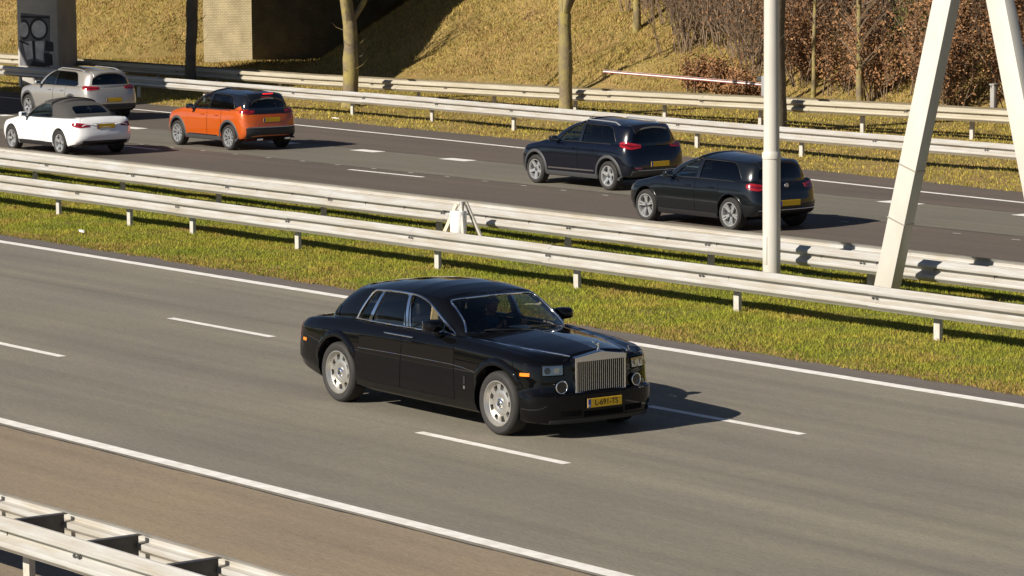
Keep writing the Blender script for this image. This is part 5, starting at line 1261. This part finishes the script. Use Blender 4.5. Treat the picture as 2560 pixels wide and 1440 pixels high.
        c.trim('waist_seal', [(wr, bz), (-wb*0.5, bz), (wf, bz)], V_, 0.010, 'trim_black', 0.004, n=14)
        dz0 = zb+0.13
        for nm, a0, a1 in ((('front_door', bp_+0.01, -0.52), ('rear_door', -wb+0.36, bp_-0.01)) if not soft else (('front_door', bp_-0.12, -0.52),)):
            d_ = c.patch(nm, [(a0, dz0), (a1, dz0)], [(a0, bz-0.025), (a1, bz-0.025)], V_, paint, off=0.004, n=18, m=22, thick=0.003)
            c.patch('door_gap', [(a0-0.008, dz0-0.008), (a1+0.008, dz0-0.008)], [(a0-0.008, bz-0.02), (a1+0.008, bz-0.02)], V_, 'gap_black', off=0.001, n=18, m=22, thick=0.003, parent=d_)
            hp = [c.at(V_, a0+0.12+q, belt_z-0.13, 0.022) for q in (0, 0.05, 0.13, 0.19)]
            if all(h_ is not None for h_ in hp): MB().tube(hp, [0.009, 0.013, 0.013, 0.009], 7).build('handle', paint, d_, 60)
        mx, my, mz = win_front-0.06, sd_*(hw+0.085), belt_z+0.06
        m_ = MB().box((mx, my, mz), (0.13, 0.19, 0.13)).build('door_mirror', roof_paint if roof_paint and not soft else paint, c.root, bevel=0.035, seg=3)
        MB().box((mx-0.067, my, mz), (0.006, 0.15, 0.10)).build('mirror_glass', 'chrome', m_, 0); MB().tube([(mx, my-sd_*0.06, mz-0.05), (mx+0.02, sd_*(hw-0.06), mz-0.08)], 0.022, 7).build('mirror_stalk', 'trim_black', m_, 60)
        for x0 in (0, -wb):
            c.arch(x0, Rt+0.01, Rt+0.052, Rt+(0.125 if cladding else 0.085), sd_, cladding or paint, -12 if cladding else 0, 192 if cladding else 180, bulge=0.014 if cladding else 0.008, taper=0.0 if cladding else 0.1)
        c.patch('sill', [(-wb+Rt+0.07, zb+0.02), (-Rt-0.07, zb+0.02)], [(-wb+Rt+0.07, zb+0.12), (-Rt-0.07, zb+0.12)], V_, cladding or 'trim_black', off=0.006, n=16, m=3, thick=0.01)
        c.patch('headlamp', [(-0.16, hood[0]-0.10), (0.16, hood[0]-0.06)], [(-0.14, hood[0]+0.00), (0.16, hood[0]+0.03)], (xf-0.28, sd_*0.72*hw, R(180+sd_*38)), 'lamp_bowl', off=0.005, n=8, m=4)
    add_wheels(c, kind, Rt, Rr, 0.215, (0.0, -wb), hw-0.115)
    MB().box(((cowl+br)/2, 0, 0.42), (abs(br-cowl)-0.5, W*0.72, 0.03)).build('cabin_floor', 'leather_dark', c.root, 0)
    for y in (0.36, -0.36): seat(c, -1.45, y, belt_z-0.04, 0.48, 'leather_dark')
    if not soft: MB().box((-wb+0.15, 0, belt_z-0.12), (0.20, W*0.66, 0.56), mat3=Matrix.Rotation(-0.25, 3, 'Y')).build('rear_bench', 'leather_dark', c.root, bevel=0.05, seg=3)
    MB().box((cowl-0.22, 0, belt_z-0.12), (0.34, W*0.70, 0.22)).build('dashboard', 'dash', c.root, bevel=0.05, seg=3)
    kill(c.shell)
    c.xr, c.xf, c.hw, c.tz, c.H, c.zre, c.rr, c.zb, c.wb = xr, xf, hw, tz, H, zre, rr_, zb, wb
    return c
def tail(c, z0, z1, wd, material, out_z=0.0, side_len=0.10, name='tail_lamp', tp=0.55):
    zm = (z0+z1)/2; q0 = zm-(zm-z0)*tp; q1 = zm+(z1-zm)*tp
    for sd_ in (-1, 1):
        # view from behind and outside, so that the lamp wraps the corner
        a_, b2 = (-wd, side_len) if sd_ > 0 else (wd, -side_len)
        lo = [(a_, q0), (a_*0.55+b2*0.45, z0), (b2*0.8+a_*0.2, z0+out_z), (b2, z0+out_z+(z1-z0)*0.30)]; hi = [(a_, q1), (a_*0.55+b2*0.45, z1), (b2*0.8+a_*0.2, z1+out_z), (b2, z1+out_z-(z1-z0)*0.20)]
        c.patch(name, lo, hi, (c.xr+0.16, sd_*0.86*c.hw, R(-38 if sd_ > 0 else 38)), material, off=0.008, n=16, m=6)
        if name == 'tail_lamp':
            zz = lambda t_: [(q_[0]*0.94+lo[1][0]*0.06, q_[1]) for q_ in t_]
            lo2 = [(p_[0]*0.9+lo[1][0]*0.1, p_[1]*0.62+h_q[1]*0.38) for p_, h_q in zip(lo, hi)]; hi2 = [(p_[0]*0.9+lo[1][0]*0.1, p_[1]*0.38+h_q[1]*0.62) for p_, h_q in zip(lo, hi)]
            c.patch('lamp_lens', lo2, hi2, (c.xr+0.16, sd_*0.86*c.hw, R(-38 if sd_ > 0 else 38)), 'lamp_dark_red', off=0.011, n=12, m=2)
def rear_bumper(c, z0, z1, material, w_=0.80):
    c.patch('rear_bumper', [(-w_*c.hw, z0), (w_*c.hw, z0)], [(-w_*c.hw, z1), (w_*c.hw, z1)], 'B', material, off=0.010, n=24, m=5)

# graphite hatchback
c = small_car('hatchback', 'dark graphite hatchback with tinted glass, partly hidden by the cream lamp post', (-20.25, 18.36, 0), 0.0, 4.28, 1.79, 1.455, 2.63, 0.86, 'paint_graphite', 0.325, 0.235, 'twin', 0.955, hood=(0.70, 0.84, 0.96), cowl=-0.40, ws_top=-1.10, win_rear=-2.74, tail_z=0.99)
tail(c, 0.80, 0.93, 0.26, 'lamp_red', 0.02, 0.16); tail(c, 0.855, 0.875, 0.24, 'white_paint', 0.02, 0.13, 'lamp_band')
rear_bumper(c, 0.28, 0.42, 'trim_black'); c.trim('bumper_strip', [(-0.72, 0.42), (0, 0.42), (0.72, 0.42)], 'B', 0.010, 'chrome', 0.012, n=24)
h_ = c.at('B', 0, 0.55); plate(c, h_.x-0.012, 0.55, -1)
c.rect('rear_spoiler', c.rr-0.02, c.rr+0.20, -0.50, 0.50, 'T', 'gloss_black', off=0.02, n=4, m=12, thick=0.02)
h_ = c.at('B', 0, 0.88); MB().lathe([(0.0, 0.0), (0.05, 0.0), (0.055, 0.01), (0.045, 0.018), (0.0, 0.018)], 20, 'x', (h_.x-0.016, 0, 0.88)).build('round_badge', 'chrome', c.root, 40)

# navy crossover
c = small_car('crossover', 'dark navy crossover with silver roof rails and large red tail lamps', (-29.1, 22.20, 0), 0.0, 4.36, 1.805, 1.555, 2.70, 0.87, 'paint_navy', 0.33, 0.225, 'five', 1.02, cladding='cladding', hood=(0.78, 0.92, 1.03), cowl=-0.38, ws_top=-1.08, win_rear=-2.74, tail_z=1.04, zb=0.22)
tail(c, 0.93, 1.07, 0.27, 'lamp_red', 0.03, 0.20); rear_bumper(c, 0.30, 0.46, 'cladding')
c.trim('bumper_strip', [(-0.6, 0.47), (0, 0.47), (0.6, 0.47)], 'B', 0.010, 'chrome_satin', 0.012, n=20)
for sd_ in (-1, 1):
    P = [c.at('T', x, sd_*0.555, -0.045 if k in (0, 6) else 0.0) for k, x in enumerate(np.linspace(-2.85, -1.35, 7))]
    P = [p+Vector((0, 0, 0.005 if k in (0, 6) else 0.045)) for k, p in enumerate(P)]
    MB().tube(P, 0.016, 7).build('roof_rail', 'alloy_bright', c.root, 60)
    c.rect('rear_reflector', *( (0.50, 0.66) if sd_ > 0 else (-0.66, -0.50)), 0.50, 0.54, 'B', 'lamp_dark_red', off=0.014, n=4, m=2)
    c.patch('door_strip', [(-2.2, 0.40), (-0.5, 0.39)], [(-2.2, 0.43), (-0.5, 0.42)], 'L' if sd_ > 0 else 'R', 'chrome_satin', off=0.010, n=14, m=2)
h_ = c.at('B', 0, 0.60); plate(c, h_.x-0.014, 0.60, -1)
c.rect('rear_spoiler', c.rr-0.03, c.rr+0.22, -0.50, 0.50, 'T', 'gloss_black', off=0.02, n=4, m=12, thick=0.02)

# orange crossover
c = small_car('crossover', 'bright orange crossover with black roof and its high brake light lit', (-45.42, 22.38, 0), 0.0, 4.30, 1.77, 1.56, 2.605, 0.86, 'paint_orange', 0.335, 0.235, 'ten', 1.03, roof_paint='gloss_black', cladding='cladding', hood=(0.82, 0.96, 1.05), cowl=-0.36, ws_top=-1.02, win_rear=-2.66, tail_z=1.08, zb=0.22)
c.patch('tail_band', [(-0.80*c.hw, 0.955), (0.80*c.hw, 0.955)], [(-0.80*c.hw, 1.075), (0.80*c.hw, 1.075)], 'B', 'gloss_black', off=0.006, n=24, m=4)
tail(c, 0.965, 1.065, 0.22, 'lamp_red', 0.0, 0.16)
rear_bumper(c, 0.30, 0.60, 'trim_black', 0.84); c.trim('bumper_strip', [(-0.70, 0.61), (0, 0.61), (0.70, 0.61)], 'B', 0.014, 'chrome_satin', 0.014, n=20)
h_ = c.at('B', 0, 0.80); plate(c, h_.x-0.010, 0.80, -1)
c.rect('rear_spoiler', c.rr-0.06, c.rr+0.22, -0.52, 0.52, 'T', 'gloss_black', off=0.025, n=4, m=12, thick=0.03)
MB().box((c.rr-0.075, 0, c.zre+0.012), (0.02, 0.30, 0.022)).build('high_brake_light', 'lamp_red_lit', c.root, bevel=0.004)
for sd_ in (-1, 1):
    c.patch('sill_blade', [(-2.1, 0.345), (-0.55, 0.345)], [(-2.05, 0.375), (-0.60, 0.375)], 'L' if sd_ > 0 else 'R', 'chrome_satin', off=0.010, n=12, m=2)
    c.patch('rear_quarter', [(-3.05, 1.06), (-2.72, 1.04)], [(-2.98, 1.16), (-2.82, 1.10)], 'L' if sd_ > 0 else 'R', 'paint_orange', off=0.006, n=6, m=4)
    MB().box((c.xr-0.0, sd_*0.42, 0.30), (0.06, 0.16, 0.05)).build('exhaust_trim', 'chrome', c.root, bevel=0.01)

# white convertible
c = small_car('convertible', 'white convertible with a raised dark fabric roof, beside the median guardrail', (-46.95, 18.22, 0), 0.0, 4.42, 1.795, 1.41, 2.595, 0.88, 'paint_white', 0.32, 0.225, 'five', 0.93, roof_paint='soft_top', hood=(0.70, 0.83, 0.94), cowl=-0.42, ws_top=-1.12, roof_rear=-2.30, belt_rear=-2.98, win_rear=-1.98, tail_z=0.96, soft=True, roof_peak=-1.6,
              rear_win=[(-.48, 1.06), (-.46, 1.18), (-.36, 1.235), (0, 1.245), (.36, 1.235), (.46, 1.18), (.48, 1.06)])
tail(c, 0.73, 0.85, 0.30, 'lamp_red', 0.02, 0.16); c.trim('boot_lip', [(-3.42, -0.66), (-3.49, 0), (-3.42, 0.66)], 'T', 0.016, 'paint_white', 0.006, n=20)
c.patch('boot_lid', [(-3.44, -0.60), (-3.02, -0.62)], [(-3.44, 0.60), (-3.02, 0.62)], 'T', 'paint_white', off=0.005, n=8, m=14, thick=0.003)
rear_bumper(c, 0.26, 0.40, 'trim_black', 0.72); h_ = c.at('B', 0, 0.76); plate(c, h_.x-0.010, 0.76, -1)

# silver crossover
c = small_car('crossover', 'silver crossover with dark glass roof, before the pier with sprayed lettering', (-58.95, 25.2, 0), 0.0, 4.61, 1.88, 1.58, 2.71, 0.90, 'paint_silver', 0.345, 0.235, 'five', 1.03, cladding='cladding', hood=(0.80, 0.95, 1.04), cowl=-0.36, ws_top=-1.05, win_rear=-2.86, tail_z=1.06, zb=0.22)
tail(c, 0.93, 1.06, 0.30, 'lamp_red', 0.02, 0.20); c.rect('roof_glass', -2.6, -1.30, -0.46, 0.46, 'T', 'gloss_black', off=0.006, n=14, m=12, thick=0.005)
rear_bumper(c, 0.30, 0.52, 'cladding', 0.84); h_ = c.at('B', 0, 0.64); plate(c, h_.x-0.012, 0.64, -1)
c.rect('rear_spoiler', c.rr-0.03, c.rr+0.22, -0.52, 0.52, 'T', 'paint_silver', off=0.02, n=4, m=12, thick=0.02)
for sd_ in (-1, 1):
    P = [c.at('T', x, sd_*0.575)+Vector((0, 0, 0.005 if k in (0, 6) else 0.04)) for k, x in enumerate(np.linspace(-3.0, -1.35, 7))]; MB().tube(P, 0.015, 7).build('roof_rail', 'alloy_bright', c.root, 60)
